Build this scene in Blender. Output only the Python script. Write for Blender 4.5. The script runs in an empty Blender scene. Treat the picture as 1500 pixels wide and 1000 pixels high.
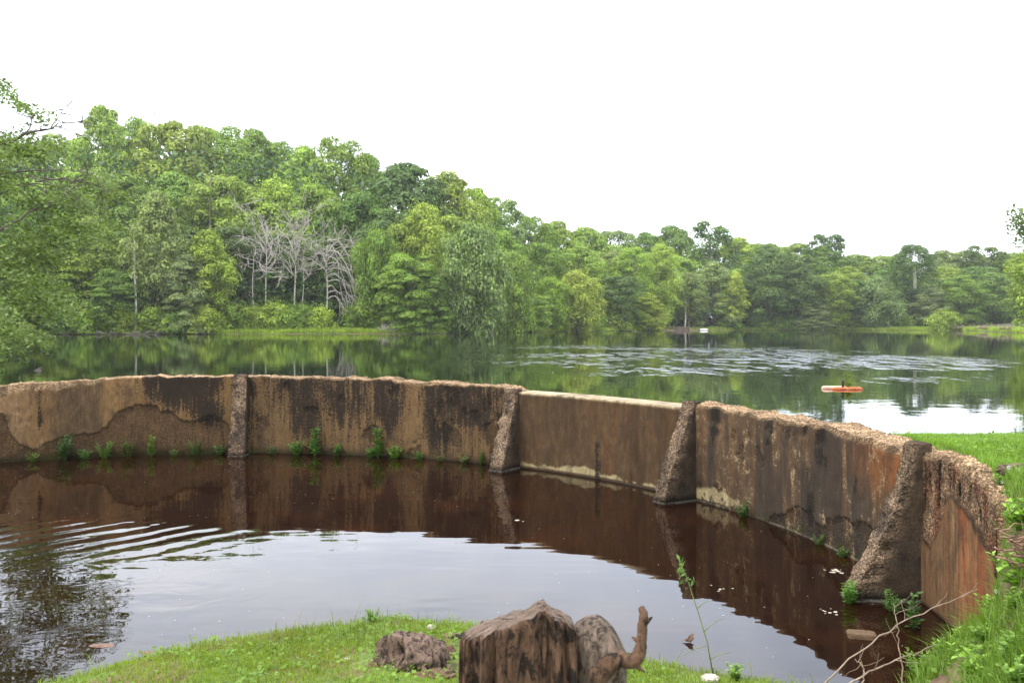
import bpy, math, random
import numpy as np
from mathutils import Vector

F = 1280.0          # focal length of the photograph in its pixels
CAMZ = 2.4          # eye height above the basin water (z = 0)
HOR = 476.0
LAKE = 1.15
CX, CY, R, RO = -4.8, 7.94, 8.35, 8.8      # ring wall
sc = bpy.context.scene
COL = sc.collection
rng = np.random.default_rng(7)

# ------------------------------------------------------------------ helpers
def pt(px, py, Y):
    return np.array([(px - 750) / F * Y, Y, CAMZ - (py - HOR) / F * Y])

def sstep(a, b, x):
    t = np.clip((x - a) / (b - a), 0, 1)
    return t * t * (3 - 2 * t)

def _hash(i, j, seed):
    n = (i * 374761393 + j * 668265263 + seed * 1442695041) & 0xFFFFFFFF
    n = ((n ^ (n >> 13)) * 1274126177) & 0xFFFFFFFF
    n = n ^ (n >> 16)
    return (n & 0xFFFFFF) / float(0xFFFFFF)

def vn(x, y, seed=0):
    x = np.asarray(x, float); y = np.asarray(y, float)
    xi = np.floor(x).astype(np.int64); yi = np.floor(y).astype(np.int64)
    fx = x - xi; fy = y - yi
    fx = fx * fx * (3 - 2 * fx); fy = fy * fy * (3 - 2 * fy)
    a = _hash(xi, yi, seed); b = _hash(xi + 1, yi, seed)
    c = _hash(xi, yi + 1, seed); d = _hash(xi + 1, yi + 1, seed)
    return (a * (1 - fx) + b * fx) * (1 - fy) + (c * (1 - fx) + d * fx) * fy

def fbm(x, y, seed=0, o=4):
    s = 0; a = 0.5; n = 0
    for k in range(o):
        s = s + a * vn(x * 2 ** k, y * 2 ** k, seed + 17 * k); n += a; a *= 0.55
    return s / n

def worley(x, y, seed=0):
    xi = np.floor(x).astype(np.int64); yi = np.floor(y).astype(np.int64)
    best = np.full(np.shape(x), 9.0); idv = np.zeros(np.shape(x))
    for di in (-1, 0, 1):
        for dj in (-1, 0, 1):
            cx = xi + di; cy = yi + dj
            px = cx + _hash(cx, cy, seed); py = cy + _hash(cx, cy, seed + 5)
            d = np.hypot(x - px, y - py); m = d < best
            best = np.where(m, d, best); idv = np.where(m, _hash(cx, cy, seed + 9), idv)
    return best, idv

def tagk(o, label=None, cat=None, group=None, kind=None):
    if label: o['label'] = label
    if cat: o['category'] = cat
    if group: o['group'] = group
    if kind: o['kind'] = kind
    return o

def empty(name, loc, rz=0.0):
    o = bpy.data.objects.new(name, None); COL.objects.link(o)
    o.empty_display_size = 0.2
    o.location = loc; o.rotation_euler = (0, 0, rz)
    return o

def link(name, me, parent=None, loc=(0, 0, 0)):
    o = bpy.data.objects.new(name, me); COL.objects.link(o)
    o.location = loc
    if parent: o.parent = parent
    return o

def mesh_np(name, V, Q=None, T=None, mat=None, smooth=False, attrs=None, cols=None):
    V = np.asarray(V, np.float32)
    Q = np.zeros((0, 4), np.int32) if Q is None or len(Q) == 0 else np.asarray(Q, np.int32)
    T = np.zeros((0, 3), np.int32) if T is None or len(T) == 0 else np.asarray(T, np.int32)
    me = bpy.data.meshes.new(name)
    me.vertices.add(len(V)); me.vertices.foreach_set('co', V.ravel())
    nl = Q.size + T.size
    me.loops.add(nl)
    me.loops.foreach_set('vertex_index', np.concatenate([Q.ravel(), T.ravel()]))
    me.polygons.add(len(Q) + len(T))
    starts = np.concatenate([np.arange(len(Q)) * 4, Q.size + np.arange(len(T)) * 3]).astype(np.int32)
    me.polygons.foreach_set('loop_start', starts)
    me.polygons.foreach_set('loop_total', np.concatenate([np.full(len(Q), 4), np.full(len(T), 3)]).astype(np.int32))
    if smooth: me.polygons.foreach_set('use_smooth', np.ones(len(Q) + len(T), bool))
    for k, a in (attrs or {}).items():
        at = me.attributes.new(k, 'FLOAT', 'POINT'); at.data.foreach_set('value', np.asarray(a, np.float32))
    for k, a in (cols or {}).items():
        at = me.attributes.new(k, 'FLOAT_COLOR', 'POINT')
        a = np.asarray(a, np.float32)
        if a.shape[1] == 3: a = np.concatenate([a, np.ones((len(a), 1), np.float32)], 1)
        at.data.foreach_set('color', a.ravel())
    me.update(calc_edges=True); me.validate()
    if mat: me.materials.append(mat)
    return me

class MB:
    def __init__(s): s.V = []; s.Q = []; s.T = []; s.A = []; s.n = 0
    def add(s, V, Q=None, T=None, a=None):
        V = np.asarray(V, float)
        if Q is not None and len(Q): s.Q.append(np.asarray(Q) + s.n)
        if T is not None and len(T): s.T.append(np.asarray(T) + s.n)
        s.V.append(V); s.A.append(np.full(len(V), 0.5) if a is None else np.broadcast_to(a, (len(V),)))
        s.n += len(V)
    def tube(s, P, rad, n=6, cap=True, a=None, rough=0.0, rg=None):
        P = np.asarray(P, float); rad = np.broadcast_to(np.asarray(rad, float), (len(P),))
        tg = np.gradient(P, axis=0); tg /= np.linalg.norm(tg, axis=1)[:, None] + 1e-9
        ref = np.array([0.31, 0.17, 0.93]) if abs(tg[0] @ np.array([.31, .17, .93])) < .9 else np.array([1., 0, 0])
        u = np.cross(tg, ref); u /= np.linalg.norm(u, axis=1)[:, None] + 1e-9
        w = np.cross(tg, u)
        an = np.arange(n) / n * 2 * math.pi
        rr = rad[:, None] * np.ones((1, n))
        if rough: rr = rr * (1 + rough * ((rg or rng).random((len(P), n)) - .5))
        ring = P[:, None, :] + rr[:, :, None] * (np.cos(an)[None, :, None] * u[:, None, :] + np.sin(an)[None, :, None] * w[:, None, :])
        V = ring.reshape(-1, 3)
        i = np.arange(len(P) - 1)[:, None] * n; j = np.arange(n)[None, :]; j2 = (j + 1) % n
        Q = np.stack([i + j, i + j2, i + n + j2, i + n + j], -1).reshape(-1, 4)
        T = None
        if cap:
            V = np.vstack([V, P[-1] + tg[-1] * rad[-1] * .5, P[0]])
            k = len(P) * n; b = (len(P) - 1) * n
            T = [[b + q, b + (q + 1) % n, k] for q in range(n)] + [[(q + 1) % n, q, k + 1] for q in range(n)]
        s.add(V, Q, T, a)
    def box(s, c, d, rz=0):
        x, y, z = np.array(d) / 2
        V = np.array([[sx * x, sy * y, sz * z] for sz in (-1, 1) for sx, sy in ((-1, -1), (1, -1), (1, 1), (-1, 1))])
        ca, sa = math.cos(rz), math.sin(rz)
        V = np.stack([V[:, 0] * ca - V[:, 1] * sa, V[:, 0] * sa + V[:, 1] * ca, V[:, 2]], 1) + np.array(c)
        s.add(V, [[0, 3, 2, 1], [4, 5, 6, 7], [0, 1, 5, 4], [1, 2, 6, 5], [2, 3, 7, 6], [3, 0, 4, 7]])
    def mesh(s, name, mat=None, smooth=False):
        return mesh_np(name, np.concatenate(s.V), np.concatenate(s.Q) if s.Q else None,
                       np.concatenate(s.T) if s.T else None, mat, smooth, {'v': np.concatenate(s.A)})
    def build(s, name, mat=None, parent=None, smooth=False, loc=(0, 0, 0)):
        return link(name, s.mesh(name, mat, smooth), parent, loc)

def unit(a): return a / (np.linalg.norm(a, axis=-1, keepdims=True) + 1e-9)

def leaves(P, N, size, aspect=1.6, tang=None, rg=rng):
    """Diamond leaves at P facing N."""
    n = len(P); N = unit(N)
    t = unit(np.cross(N, rg.normal(size=(n, 3)))) if tang is None else unit(tang)
    b = unit(np.cross(N, t))
    size = np.broadcast_to(size, (n,))[:, None]
    a = t * size * .5 * math.sqrt(aspect); c = b * size * .5 / math.sqrt(aspect)
    fold = N * size * .12
    V = np.stack([P - a, P + c + fold, P + a, P - c + fold], 1).reshape(-1, 3)
    Q = np.arange(n * 4).reshape(-1, 4)
    return V, Q, np.repeat(rg.random(n), 4)

# ------------------------------------------------------------------ node helpers
def newmat(name):
    m = bpy.data.materials.new(name); m.use_nodes = True
    nt = m.node_tree; nt.nodes.clear()
    out = nt.nodes.new('ShaderNodeOutputMaterial')
    return m, nt, out

def N_(nt, t, **kw):
    n = nt.nodes.new(t)
    for k, v in kw.items():
        if k.startswith('i_'):
            n.inputs[k[2:].replace('_', ' ')].default_value = v
        else: setattr(n, k, v)
    return n

def mixrgb(nt, a, b, fac, mode='MIX'):
    n = nt.nodes.new('ShaderNodeMix'); n.data_type = 'RGBA'; n.blend_type = mode
    def put(sock, v):
        if isinstance(v, (tuple, list)): sock.default_value = (*v[:3], 1)
        elif isinstance(v, (int, float)): sock.default_value = v
        else: nt.links.new(v, sock)
    put(n.inputs[0], fac); put(n.inputs[6], a); put(n.inputs[7], b)
    return n.outputs[2]

def ramp(nt, sock, stops):
    r = nt.nodes.new('ShaderNodeValToRGB'); nt.links.new(sock, r.inputs[0])
    e = r.color_ramp.elements
    while len(e) < len(stops): e.new(0.5)
    for el, (p, c) in zip(e, stops):
        el.position = p; el.color = (c, c, c, 1) if isinstance(c, (int, float)) else (*c, 1)
    return r.outputs[0]

def noise(nt, vec, scale, detail=4, rough=.55, dist=0):
    n = N_(nt, 'ShaderNodeTexNoise'); n.inputs['Scale'].default_value = scale
    n.inputs['Detail'].default_value = detail; n.inputs['Roughness'].default_value = rough
    n.inputs['Distortion'].default_value = dist
    if vec is not None: nt.links.new(vec, n.inputs['Vector'])
    return n.outputs['Fac']

def mapping(nt, vec, scale=(1, 1, 1), loc=(0, 0, 0), rot=(0, 0, 0)):
    m = N_(nt, 'ShaderNodeMapping'); nt.links.new(vec, m.inputs[0])
    m.inputs['Scale'].default_value = scale; m.inputs['Location'].default_value = loc; m.inputs['Rotation'].default_value = rot
    return m.outputs[0]

def math_(nt, op, a, b=0.0, clamp=False):
    m = N_(nt, 'ShaderNodeMath', operation=op); m.use_clamp = clamp
    for k, v in enumerate((a, b)):
        if isinstance(v, (int, float)): m.inputs[k].default_value = v
        else: nt.links.new(v, m.inputs[k])
    return m.outputs[0]

def principled(nt, out, rough=.8, spec=.3):
    p = N_(nt, 'ShaderNodeBsdfPrincipled'); p.inputs['Roughness'].default_value = rough
    p.inputs['Specular IOR Level'].default_value = spec
    nt.links.new(p.outputs[0], out.inputs[0]); return p

def bump(nt, h, strength, dist, p):
    b = N_(nt, 'ShaderNodeBump'); b.inputs['Strength'].default_value = strength; b.inputs['Distance'].default_value = dist
    nt.links.new(h, b.inputs['Height']); nt.links.new(b.outputs[0], p.inputs['Normal']); return b

def mat_leaf(name, trans=.35, rough=.55, per_object=True, col=(.08, .15, .03), var=.5, col2=None):
    m, nt, out = newmat(name)
    if per_object: base = N_(nt, 'ShaderNodeObjectInfo').outputs['Color']
    else:
        c = N_(nt, 'ShaderNodeRGB'); c.outputs[0].default_value = (*col, 1); base = c.outputs[0]
    at = N_(nt, 'ShaderNodeAttribute', attribute_name='v')
    k = ramp(nt, at.outputs['Fac'], [(0, 1 - var), (1, 1 + var)])
    c = mixrgb(nt, base, k, 1.0, 'MULTIPLY')
    if col2:
        f = ramp(nt, at.outputs['Fac'], [(.75, 0.0), (1, 1.0)])
        c = mixrgb(nt, c, col2, f)
    tc = N_(nt, 'ShaderNodeTexCoord').outputs['Object']
    nz = ramp(nt, noise(nt, tc, .35, 3), [(.3, .75), (.7, 1.3)])
    c = mixrgb(nt, c, nz, 1.0, 'MULTIPLY')
    d = N_(nt, 'ShaderNodeBsdfPrincipled'); d.inputs['Roughness'].default_value = rough; d.inputs['Specular IOR Level'].default_value = .25
    nt.links.new(c, d.inputs['Base Color'])
    t = N_(nt, 'ShaderNodeBsdfTranslucent')
    nt.links.new(mixrgb(nt, c, (1.25, 1.35, .55), 1.0, 'MULTIPLY'), t.inputs['Color'])
    mx = N_(nt, 'ShaderNodeMixShader'); mx.inputs[0].default_value = trans
    nt.links.new(d.outputs[0], mx.inputs[1]); nt.links.new(t.outputs[0], mx.inputs[2])
    nt.links.new(mx.outputs[0], out.inputs[0])
    return m

def mat_simple(name, c1, c2, scale=8, rough=.85, bstr=.4, bdist=.02, stretch=(1, 1, 1), spec=.25, detail=6):
    m, nt, out = newmat(name); p = principled(nt, out, rough, spec)
    tc = N_(nt, 'ShaderNodeTexCoord').outputs['Object']
    n = noise(nt, mapping(nt, tc, stretch), scale, detail, .65)
    nt.links.new(mixrgb(nt, c1, c2, ramp(nt, n, [(.35, 0.0), (.65, 1.0)])), p.inputs['Base Color'])
    if bstr: bump(nt, n, bstr, bdist, p)
    return m

def mat_vcol(name, scale=60, rough=.9, bdist=.006, bstr=.8, vor=False, spec=.2, lo=.6, hi=1.35):
    """Vertex colour 'col' times fine procedural grain."""
    m, nt, out = newmat(name); p = principled(nt, out, rough, spec)
    tc = N_(nt, 'ShaderNodeTexCoord').outputs['Object']
    n = noise(nt, tc, scale, 5, .7)
    n2 = noise(nt, tc, scale * .22, 4, .6)
    at = N_(nt, 'ShaderNodeAttribute', attribute_name='col')
    k = mixrgb(nt, ramp(nt, n, [(.3, lo), (.7, hi)]), ramp(nt, n2, [(.3, .8), (.7, 1.2)]), 1.0, 'MULTIPLY')
    nt.links.new(mixrgb(nt, at.outputs['Color'], k, 1.0, 'MULTIPLY'), p.inputs['Base Color'])
    bump(nt, n, bstr, bdist, p)
    return m

M_leaf = mat_leaf('foliage')
M_near = mat_leaf('near_foliage', trans=.4, per_object=False, col=(.118, .165, .045), var=.45)
M_weed = mat_leaf('weed_leaf', trans=.35, per_object=True, var=.4)
M_grass = mat_leaf('grass', trans=.4, per_object=False, col=(.195, .26, .026), var=.42, col2=(.22, .2, .05))
M_bank = mat_leaf('bank_grass', trans=.4, per_object=False, col=(.135, .225, .028), var=.45, col2=(.2, .2, .06))
M_shore = mat_leaf('shore_grass', trans=.4, per_object=False, col=(.27, .36, .045), var=.3)
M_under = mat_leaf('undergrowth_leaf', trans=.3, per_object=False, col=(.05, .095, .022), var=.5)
M_bark = mat_simple('bark', (.07, .055, .04), (.15, .125, .1), 3, stretch=(3, 3, .5))
M_birch = mat_simple('pale_bark', (.30, .27, .23), (.5, .46, .4), 3, stretch=(2, 2, 1))
M_dead = mat_simple('bleached_wood', (.27, .24, .195), (.43, .39, .33), 2, stretch=(3, 3, .4))
M_stem = mat_simple('stem', (.11, .16, .04), (.18, .2, .07), 20, bstr=.1)
M_twig = mat_simple('twig_bark', (.15, .105, .07), (.3, .23, .17), 25, bstr=.3, bdist=.004)
def aggregate(nt, vec, rub, c):
    """Exposed stones: cell-by-cell tone, dark gaps; returns colour and height."""
    hs = None
    for scl, lo, hi, g0, g1 in ((52, .55, 1.5, .36, .75), (125, .6, 1.4, .4, .8)):
        v = N_(nt, 'ShaderNodeTexVoronoi', feature='F1'); v.inputs['Scale'].default_value = scl; v.inputs['Randomness'].default_value = 1
        wv = N_(nt, 'ShaderNodeVectorMath', operation='ADD'); nt.links.new(vec, wv.inputs[0])
        nn = N_(nt, 'ShaderNodeTexNoise'); nn.inputs['Scale'].default_value = scl * .8; nt.links.new(vec, nn.inputs['Vector'])
        sc_ = N_(nt, 'ShaderNodeVectorMath', operation='SCALE'); nt.links.new(nn.outputs['Color'], sc_.inputs[0]); sc_.inputs['Scale'].default_value = .5 / scl
        nt.links.new(sc_.outputs[0], wv.inputs[1]); nt.links.new(wv.outputs[0], v.inputs['Vector'])
        sp = N_(nt, 'ShaderNodeSeparateColor'); nt.links.new(v.outputs['Color'], sp.inputs[0])
        tone = mixrgb(nt, ramp(nt, sp.outputs[0], [(0, lo), (1, hi)]), ramp(nt, v.outputs['Distance'], [(g0, 1.05), (g1, .5)]), 1.0, 'MULTIPLY')
        c = mixrgb(nt, c, mixrgb(nt, c, tone, 1.0, 'MULTIPLY'), rub)
        h = math_(nt, 'MULTIPLY', math_(nt, 'SUBTRACT', 1.0, v.outputs['Distance']), 44 / scl)
        hs = h if hs is None else math_(nt, 'ADD', hs, h)
    return c, math_(nt, 'MULTIPLY', hs, rub)
def mat_wall():
    m, nt, out = newmat('weathered_concrete'); p = principled(nt, out, .92, .1)
    def at(n): return N_(nt, 'ShaderNodeAttribute', attribute_name=n)
    g = N_(nt, 'ShaderNodeSeparateXYZ'); nt.links.new(N_(nt, 'ShaderNodeTexCoord').outputs['Object'], g.inputs[0])
    cv = N_(nt, 'ShaderNodeCombineXYZ'); nt.links.new(at('arc').outputs['Fac'], cv.inputs[0]); nt.links.new(g.outputs['Z'], cv.inputs[1]); nt.links.new(at('dep').outputs['Fac'], cv.inputs[2])
    uv = cv.outputs[0]
    speck = noise(nt, uv, 30, 7, .78); blot = noise(nt, mapping(nt, uv, (8, 5, 1)), 1, 7, .72, .5); grit = noise(nt, uv, 95, 3, .7)
    strk = noise(nt, mapping(nt, uv, (15, 1.1, 1)), 1, 5, .65); strk2 = noise(nt, mapping(nt, uv, (42, 2.2, 1)), 1, 4, .6)
    def mask(attr, base, ws, lo, hi):
        h = math_(nt, 'MULTIPLY', at(attr).outputs['Fac'], base)
        for sk, w in ws: h = math_(nt, 'ADD', h, math_(nt, 'MULTIPLY', math_(nt, 'SUBTRACT', sk, .5), w))
        return ramp(nt, h, [(lo, 0.0), (hi, 1.0)])
    c = at('col').outputs['Color']
    c = mixrgb(nt, c, ramp(nt, blot, [(.3, .62), (.7, 1.42)]), 1.0, 'MULTIPLY')
    c = mixrgb(nt, c, ramp(nt, strk2, [(.3, .78), (.7, 1.2)]), 1.0, 'MULTIPLY')
    grime = noise(nt, mapping(nt, uv, (3.2, 2.1, 1), (7, 3, 0)), 1, 7, .72, .8)
    c = mixrgb(nt, c, (.045, .030, .019), ramp(nt, grime, [(.50, 0.0), (.62, .62)]))
    c = mixrgb(nt, c, (.27, .20, .115), math_(nt, 'MULTIPLY', mask('pal', 1.0, ((speck, 1.3), (blot, 1.5)), .50, .57), .85))
    c = mixrgb(nt, c, (.016, .0125, .0095), math_(nt, 'MULTIPLY', mask('blk', 1.0, ((speck, 1.9), (blot, 1.1), (strk, 1.3)), .50, .66), .93))
    c = mixrgb(nt, c, (.014, .011, .009), ramp(nt, grit, [(.30, .75), (.38, 0.0)]))
    c = mixrgb(nt, c, (.33, .25, .16), ramp(nt, grit, [(.62, 0.0), (.72, .5)]))
    c, ha = aggregate(nt, N_(nt, 'ShaderNodeTexCoord').outputs['Object'], at('rub').outputs['Fac'], c)
    nt.links.new(c, p.inputs['Base Color'])
    h = math_(nt, 'ADD', math_(nt, 'MULTIPLY', grit, .5), math_(nt, 'MULTIPLY', speck, .8))
    bump(nt, math_(nt, 'ADD', h, math_(nt, 'MULTIPLY', ha, 1.3)), 1.0, .013, p)
    return m
M_conc = mat_wall()
def mat_rubble():
    m, nt, out = newmat('rubble_concrete'); p = principled(nt, out, .92, .1)
    tc = N_(nt, 'ShaderNodeTexCoord').outputs['Object']
    f = noise(nt, tc, 40, 6, .75); g2 = noise(nt, tc, 7, 5, .7)
    c = N_(nt, 'ShaderNodeAttribute', attribute_name='col').outputs['Color']
    c = mixrgb(nt, c, mixrgb(nt, ramp(nt, f, [(.3, .6), (.7, 1.4)]), ramp(nt, g2, [(.3, .6), (.7, 1.4)]), 1.0, 'MULTIPLY'), 1.0, 'MULTIPLY')
    rub = N_(nt, 'ShaderNodeAttribute', attribute_name='rub').outputs['Fac']
    c, ha = aggregate(nt, tc, rub, c)
    nt.links.new(c, p.inputs['Base Color'])
    bump(nt, math_(nt, 'ADD', math_(nt, 'MULTIPLY', f, .9), math_(nt, 'MULTIPLY', ha, 1.4)), 1.0, .014, p)
    return m
M_rub = mat_rubble()
M_ground = mat_vcol('soil', 12, bdist=.03, bstr=.6)

# ------------------------------------------------------------------ terrain
LAWN = np.array([(-14, 1.5), (-11, 2.9), (-8, 3.7), (-5, 4.35), (-3.8, 5.0), (-3.06, 5.67), (-2.45, 6.26), (-1.83, 6.69), (-1.03, 6.97),
                 (-.27, 6.85), (.40, 6.47), (.95, 6.1), (1.5, 5.83), (2.05, 5.62), (2.3, 5.3), (2.6, 3), (5, 1), (5, -20), (-14, -20)])
BANK = np.array([(4.2, 6.95), (3.62, 6.75), (3.32, 6.38), (3.0, 6.1), (2.5, 5.62), (2.25, 5.2), (1.9, 4.4), (1.5, 3), (1.3, 0), (1.3, -5), (12, -5), (12, 7.6)])

def sdist(x, y, P):
    d = np.full(np.shape(x), 1e9); ins = np.zeros(np.shape(x), bool)
    for (ax, ay), (bx, by) in zip(P, np.roll(P, -1, 0)):
        ex, ey = bx - ax, by - ay
        t = np.clip(((x - ax) * ex + (y - ay) * ey) / (ex * ex + ey * ey), 0, 1)
        d = np.minimum(d, np.hypot(x - ax - t * ex, y - ay - t * ey))
        c = ((ay > y) != (by > y)) & (x < (bx - ax) * (y - ay) / (by - ay + 1e-12) + ax)
        ins ^= c
    return np.where(ins, d, -d)

SHX = [-2000, -1000, -400, -200, -150, -100, -60, 60, 300, 650, 720, 830, 950, 1100, 1250, 1400, 1440, 1470, 1500, 1600, 1900, 3000]
SHY = [10, 10, 14, 17, 25, 80, 106, 114, 118, 123, 145, 168, 193, 213, 213, 200, 175, 150, 133, 89, 50, 25]
def shoreY(px): return np.interp(px, SHX, SHY)
def treeY(px): return np.interp(px, [-200, 60, 300, 650, 720, 830, 950, 1100, 1500], [104, 114, 118, 123, 145, 168, 193, 213, 212])
def hill(px): return np.interp(px, [-400, 0, 350, 600, 800, 1000, 1500], [10, 12, 12, 9, 4, 2, 1.5])

def ro_at(th): return np.interp(th, [-14, -6, 3], [R + .13, R + .20, RO])
def ground(x, y):
    x = np.asarray(x, float); y = np.asarray(y, float)
    r = np.hypot(x - CX, y - CY); th = np.degrees(np.arctan2(y - CY, x - CX))
    dl = sdist(x, y, LAWN) + .12 * (fbm(x * 2.2, y * 2.2, 3) - .5)
    db = sdist(x, y, BANK) + .22 * (fbm(x * 2.5, y * 2.5, 8) - .5)
    zl = np.where(dl > 0, .03 + .05 * sstep(0, .12, dl) + .13 * dl, .03 + .6 * dl)
    zl = np.clip(zl, -.7, 1.0)
    zb = np.where(db > 0, .02 + 1.15 * db, .02 + .8 * db)
    zb = np.where(zb > .75, .75 + .6 * (1 - np.exp(-(zb - .75) / .6)), zb)
    zb = np.clip(zb, -.7, 1.28)
    zi = np.maximum(zl, zb) + .05 * (fbm(x * 1.3, y * 1.3, 4) - .5) * (np.maximum(zl, zb) > .1)
    # outside the ring
    ys = np.where(x > CX, 9.76 + .2 * np.maximum(0, x - 6), 9.8 + .2 * np.maximum(0, -13.6 - x))
    zn = np.where(ys - y > .1, LAKE + .025 + .075 * (ys - y - .1), LAKE + .025 + (ys - y - .1) * .6); zn = np.clip(zn, -.2, 1.31) + .03 * (fbm(x, y, 12) - .5)
    yy = np.maximum(y, 1.0)
    px = 750 + F * x / yy
    dd = y - shoreY(px) + 4 * (fbm(x * .12, y * .12, 30) - .5)
    zf = np.clip(LAKE + .1 * dd, -.4, LAKE + .5) + hill(px) * sstep(4, 90, dd)
    zf = np.where(y > 11, zf, -.4)
    zo = np.maximum(zn, zf)
    aw = sstep(-42, -32, th) * (1 - sstep(212, 222, np.where(th < -90, th + 360, th)))
    aw = np.where((th > -100) & (th < -42), 0, aw)
    soft = sstep(-12.0, -15.0, th) * (th > -90)
    ro_ = np.where(th < -90, RO, ro_at(th)); e0 = ro_ - .10 - .14 * soft; e1 = ro_ + .02 - .04 * soft
    w = np.clip((r - e0) / (e1 - e0), 0, 1); w = w * w * (3 - 2 * w) * np.where(y > 11, 1, aw)
    return zi * (1 - w) + zo * w

def axis(dense0, dense1, step, mids, lo, hi):
    a = list(np.arange(dense0, dense1 + 1e-6, step))
    v = dense1; g = step
    while v < hi:
        lim = next((s for e, s in mids if v < e), 40.0)
        g = min(g * 1.25, lim); v += g; a.append(v)
    v = dense0; g = step
    while v > lo:
        lim = next((s for e, s in mids if -v < e), 40.0)
        g = min(g * 1.25, lim); v -= g; a.insert(0, v)
    return np.array(a)

xs = axis(-5.5, 6.0, .06, [(14, .4), (180, 2.5)], -900, 900)
ys_ = axis(2.0, 10.4, .06, [(14, .5), (300, 2.5)], -120, 1100)
GX, GY = np.meshgrid(xs, ys_)
GZ = ground(GX, GY)
nx, ny = len(xs), len(ys_)
V = np.stack([GX, GY, GZ], -1).reshape(-1, 3)
i = np.arange(ny - 1)[:, None] * nx; j = np.arange(nx - 1)[None, :]
Q = np.stack([i + j, i + j + 1, i + nx + j + 1, i + nx + j], -1).reshape(-1, 4)
x, y, z = V.T
pxv = 750 + F * x / np.maximum(y, 1)
n1 = fbm(x * 1.7, y * 1.7, 40)[:, None]; n2 = fbm(x * .15, y * .15, 41)[:, None]
soil = np.array([.13, .08, .05]); grs = np.array([.10, .15, .025]); mud = np.array([.045, .025, .014]); flo = np.array([.045, .05, .022])
c = soil * (1 - sstep(.3, .5, n1)) + grs * sstep(.3, .5, n1)
dp_ = np.clip(np.exp(-(((x - 3.18) / .22) ** 2 + ((y - 5.35) / .32) ** 2)) * 1.5, 0, 1)[:, None]; c = c * (1 - dp_) + np.array([.10, .055, .034]) * (.6 + .8 * n1) * dp_
far = (y > 30)[:, None]
c = np.where(far, flo * (.7 + .8 * n2), c)
dirt = (np.exp(-(((pxv - 1003) / 42) ** 2)) * (y > 150) * (y < 235))[:, None]
c = c * (1 - dirt) + np.array([.27, .20, .12]) * dirt
under = ((z < .05) & (y < 12))[:, None]
c = np.where(under, mud, c)
under = ((z < LAKE + .05) & (y > 12))[:, None]
c = np.where(under, np.array([.14, .10, .06]), c)
g = link('ground', mesh_np('ground', V, Q, None, M_ground, True, None, {'col': c}))
tagk(g, 'grassy and muddy ground of the banks and wooded shores', 'ground', kind='structure')

# ------------------------------------------------------------------ water
def mat_water(name, col, calm, lake):
    m, nt, out = newmat(name)
    p = principled(nt, out, .015, .5); p.inputs['IOR'].default_value = 1.333
    g = N_(nt, 'ShaderNodeNewGeometry').outputs['Position']
    if lake:
        p.inputs['Base Color'].default_value = (*col, 1)
        # wind patch in the middle of the lake
        v = N_(nt, 'ShaderNodeVectorMath', operation='LENGTH')
        nt.links.new(mapping(nt, g, (1 / 12, 1 / 22, 0), (-7 / 12., -40 / 22., 0)), v.inputs[0])
        mask = ramp(nt, v.outputs['Value'], [(.35, 1.0), (1.0, 0.0)])
        pat = ramp(nt, noise(nt, mapping(nt, g, (.09, .13, 1)), 1.0, 4, .65), [(.42, 0.0), (.6, 1.0)])
        flk = ramp(nt, noise(nt, mapping(nt, g, (1.7, .42, 1)), 1.0, 3, .6), [(.47, 0.0), (.60, 1.0)]); pat = math_(nt, 'MULTIPLY', pat, flk)
        mk = math_(nt, 'MULTIPLY', mask, pat)
        big = noise(nt, mapping(nt, g, (.7, 1.8, 1)), 1.0, 3, .5)
        small = noise(nt, mapping(nt, g, (3.4, 1.2, 1)), 1.0, 4, .62, .1)
        h = math_(nt, 'ADD', math_(nt, 'MULTIPLY', big, calm), math_(nt, 'MULTIPLY', small, math_(nt, 'MULTIPLY', mk, .15)))
        h = math_(nt, 'ADD', h, math_(nt, 'MULTIPLY', small, calm * .5))
    else:
        nz = noise(nt, mapping(nt, g, (.8, .8, 1)), 1.0, 5, .6)
        nt.links.new(mixrgb(nt, col, (col[0] * 2.6, col[1] * 2.1, col[2] * 1.5), ramp(nt, nz, [(.5, 0.0), (.75, 1.0)])), p.inputs['Base Color'])
        v = N_(nt, 'ShaderNodeVectorMath', operation='LENGTH')
        nt.links.new(mapping(nt, g, (1 / 2.6, 1 / 1.3, 0), (5.2 / 2.6, -9.9 / 1.3, 0)), v.inputs[0])
        mk = ramp(nt, v.outputs['Value'], [(.15, 1.0), (1.0, 0.0)])
        w = N_(nt, 'ShaderNodeTexWave', wave_type='BANDS', bands_direction='Y', wave_profile='SIN')
        nt.links.new(mapping(nt, g, (1, 1, 1), (0, 0, 0), (0, 0, math.radians(-50))), w.inputs['Vector'])
        w.inputs['Scale'].default_value = .85; w.inputs['Distortion'].default_value = 3.4
        w.inputs['Detail'].default_value = 3; w.inputs['Detail Scale'].default_value = 1.3
        sw = noise(nt, mapping(nt, g, (2.0, 2.0, 1)), 1.0, 2, .5, 1.2)
        v2 = N_(nt, 'ShaderNodeVectorMath', operation='LENGTH')
        nt.links.new(mapping(nt, g, (1 / 4.5, 1 / 3.2, 0), (5.2 / 4.5, -7.6 / 3.2, 0)), v2.inputs[0])
        mk2 = ramp(nt, v2.outputs['Value'], [(.4, 1.0), (1.0, 0.05)])
        h = math_(nt, 'ADD', math_(nt, 'MULTIPLY', w.outputs['Fac'], math_(nt, 'MULTIPLY', mk, .0055)),
                  math_(nt, 'MULTIPLY', sw, math_(nt, 'MULTIPLY', mk2, calm)))
        sl = noise(nt, mapping(nt, g, (.7, 2.2, 1)), 1.0, 2, .5)
        h = math_(nt, 'ADD', h, math_(nt, 'MULTIPLY', sl, .0035))
    b = bump(nt, h, 1.0, 1.0, p)
    b.inputs['Filter Width'].default_value = .1 if 'Filter Width' in b.inputs else .1
    return m
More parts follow.
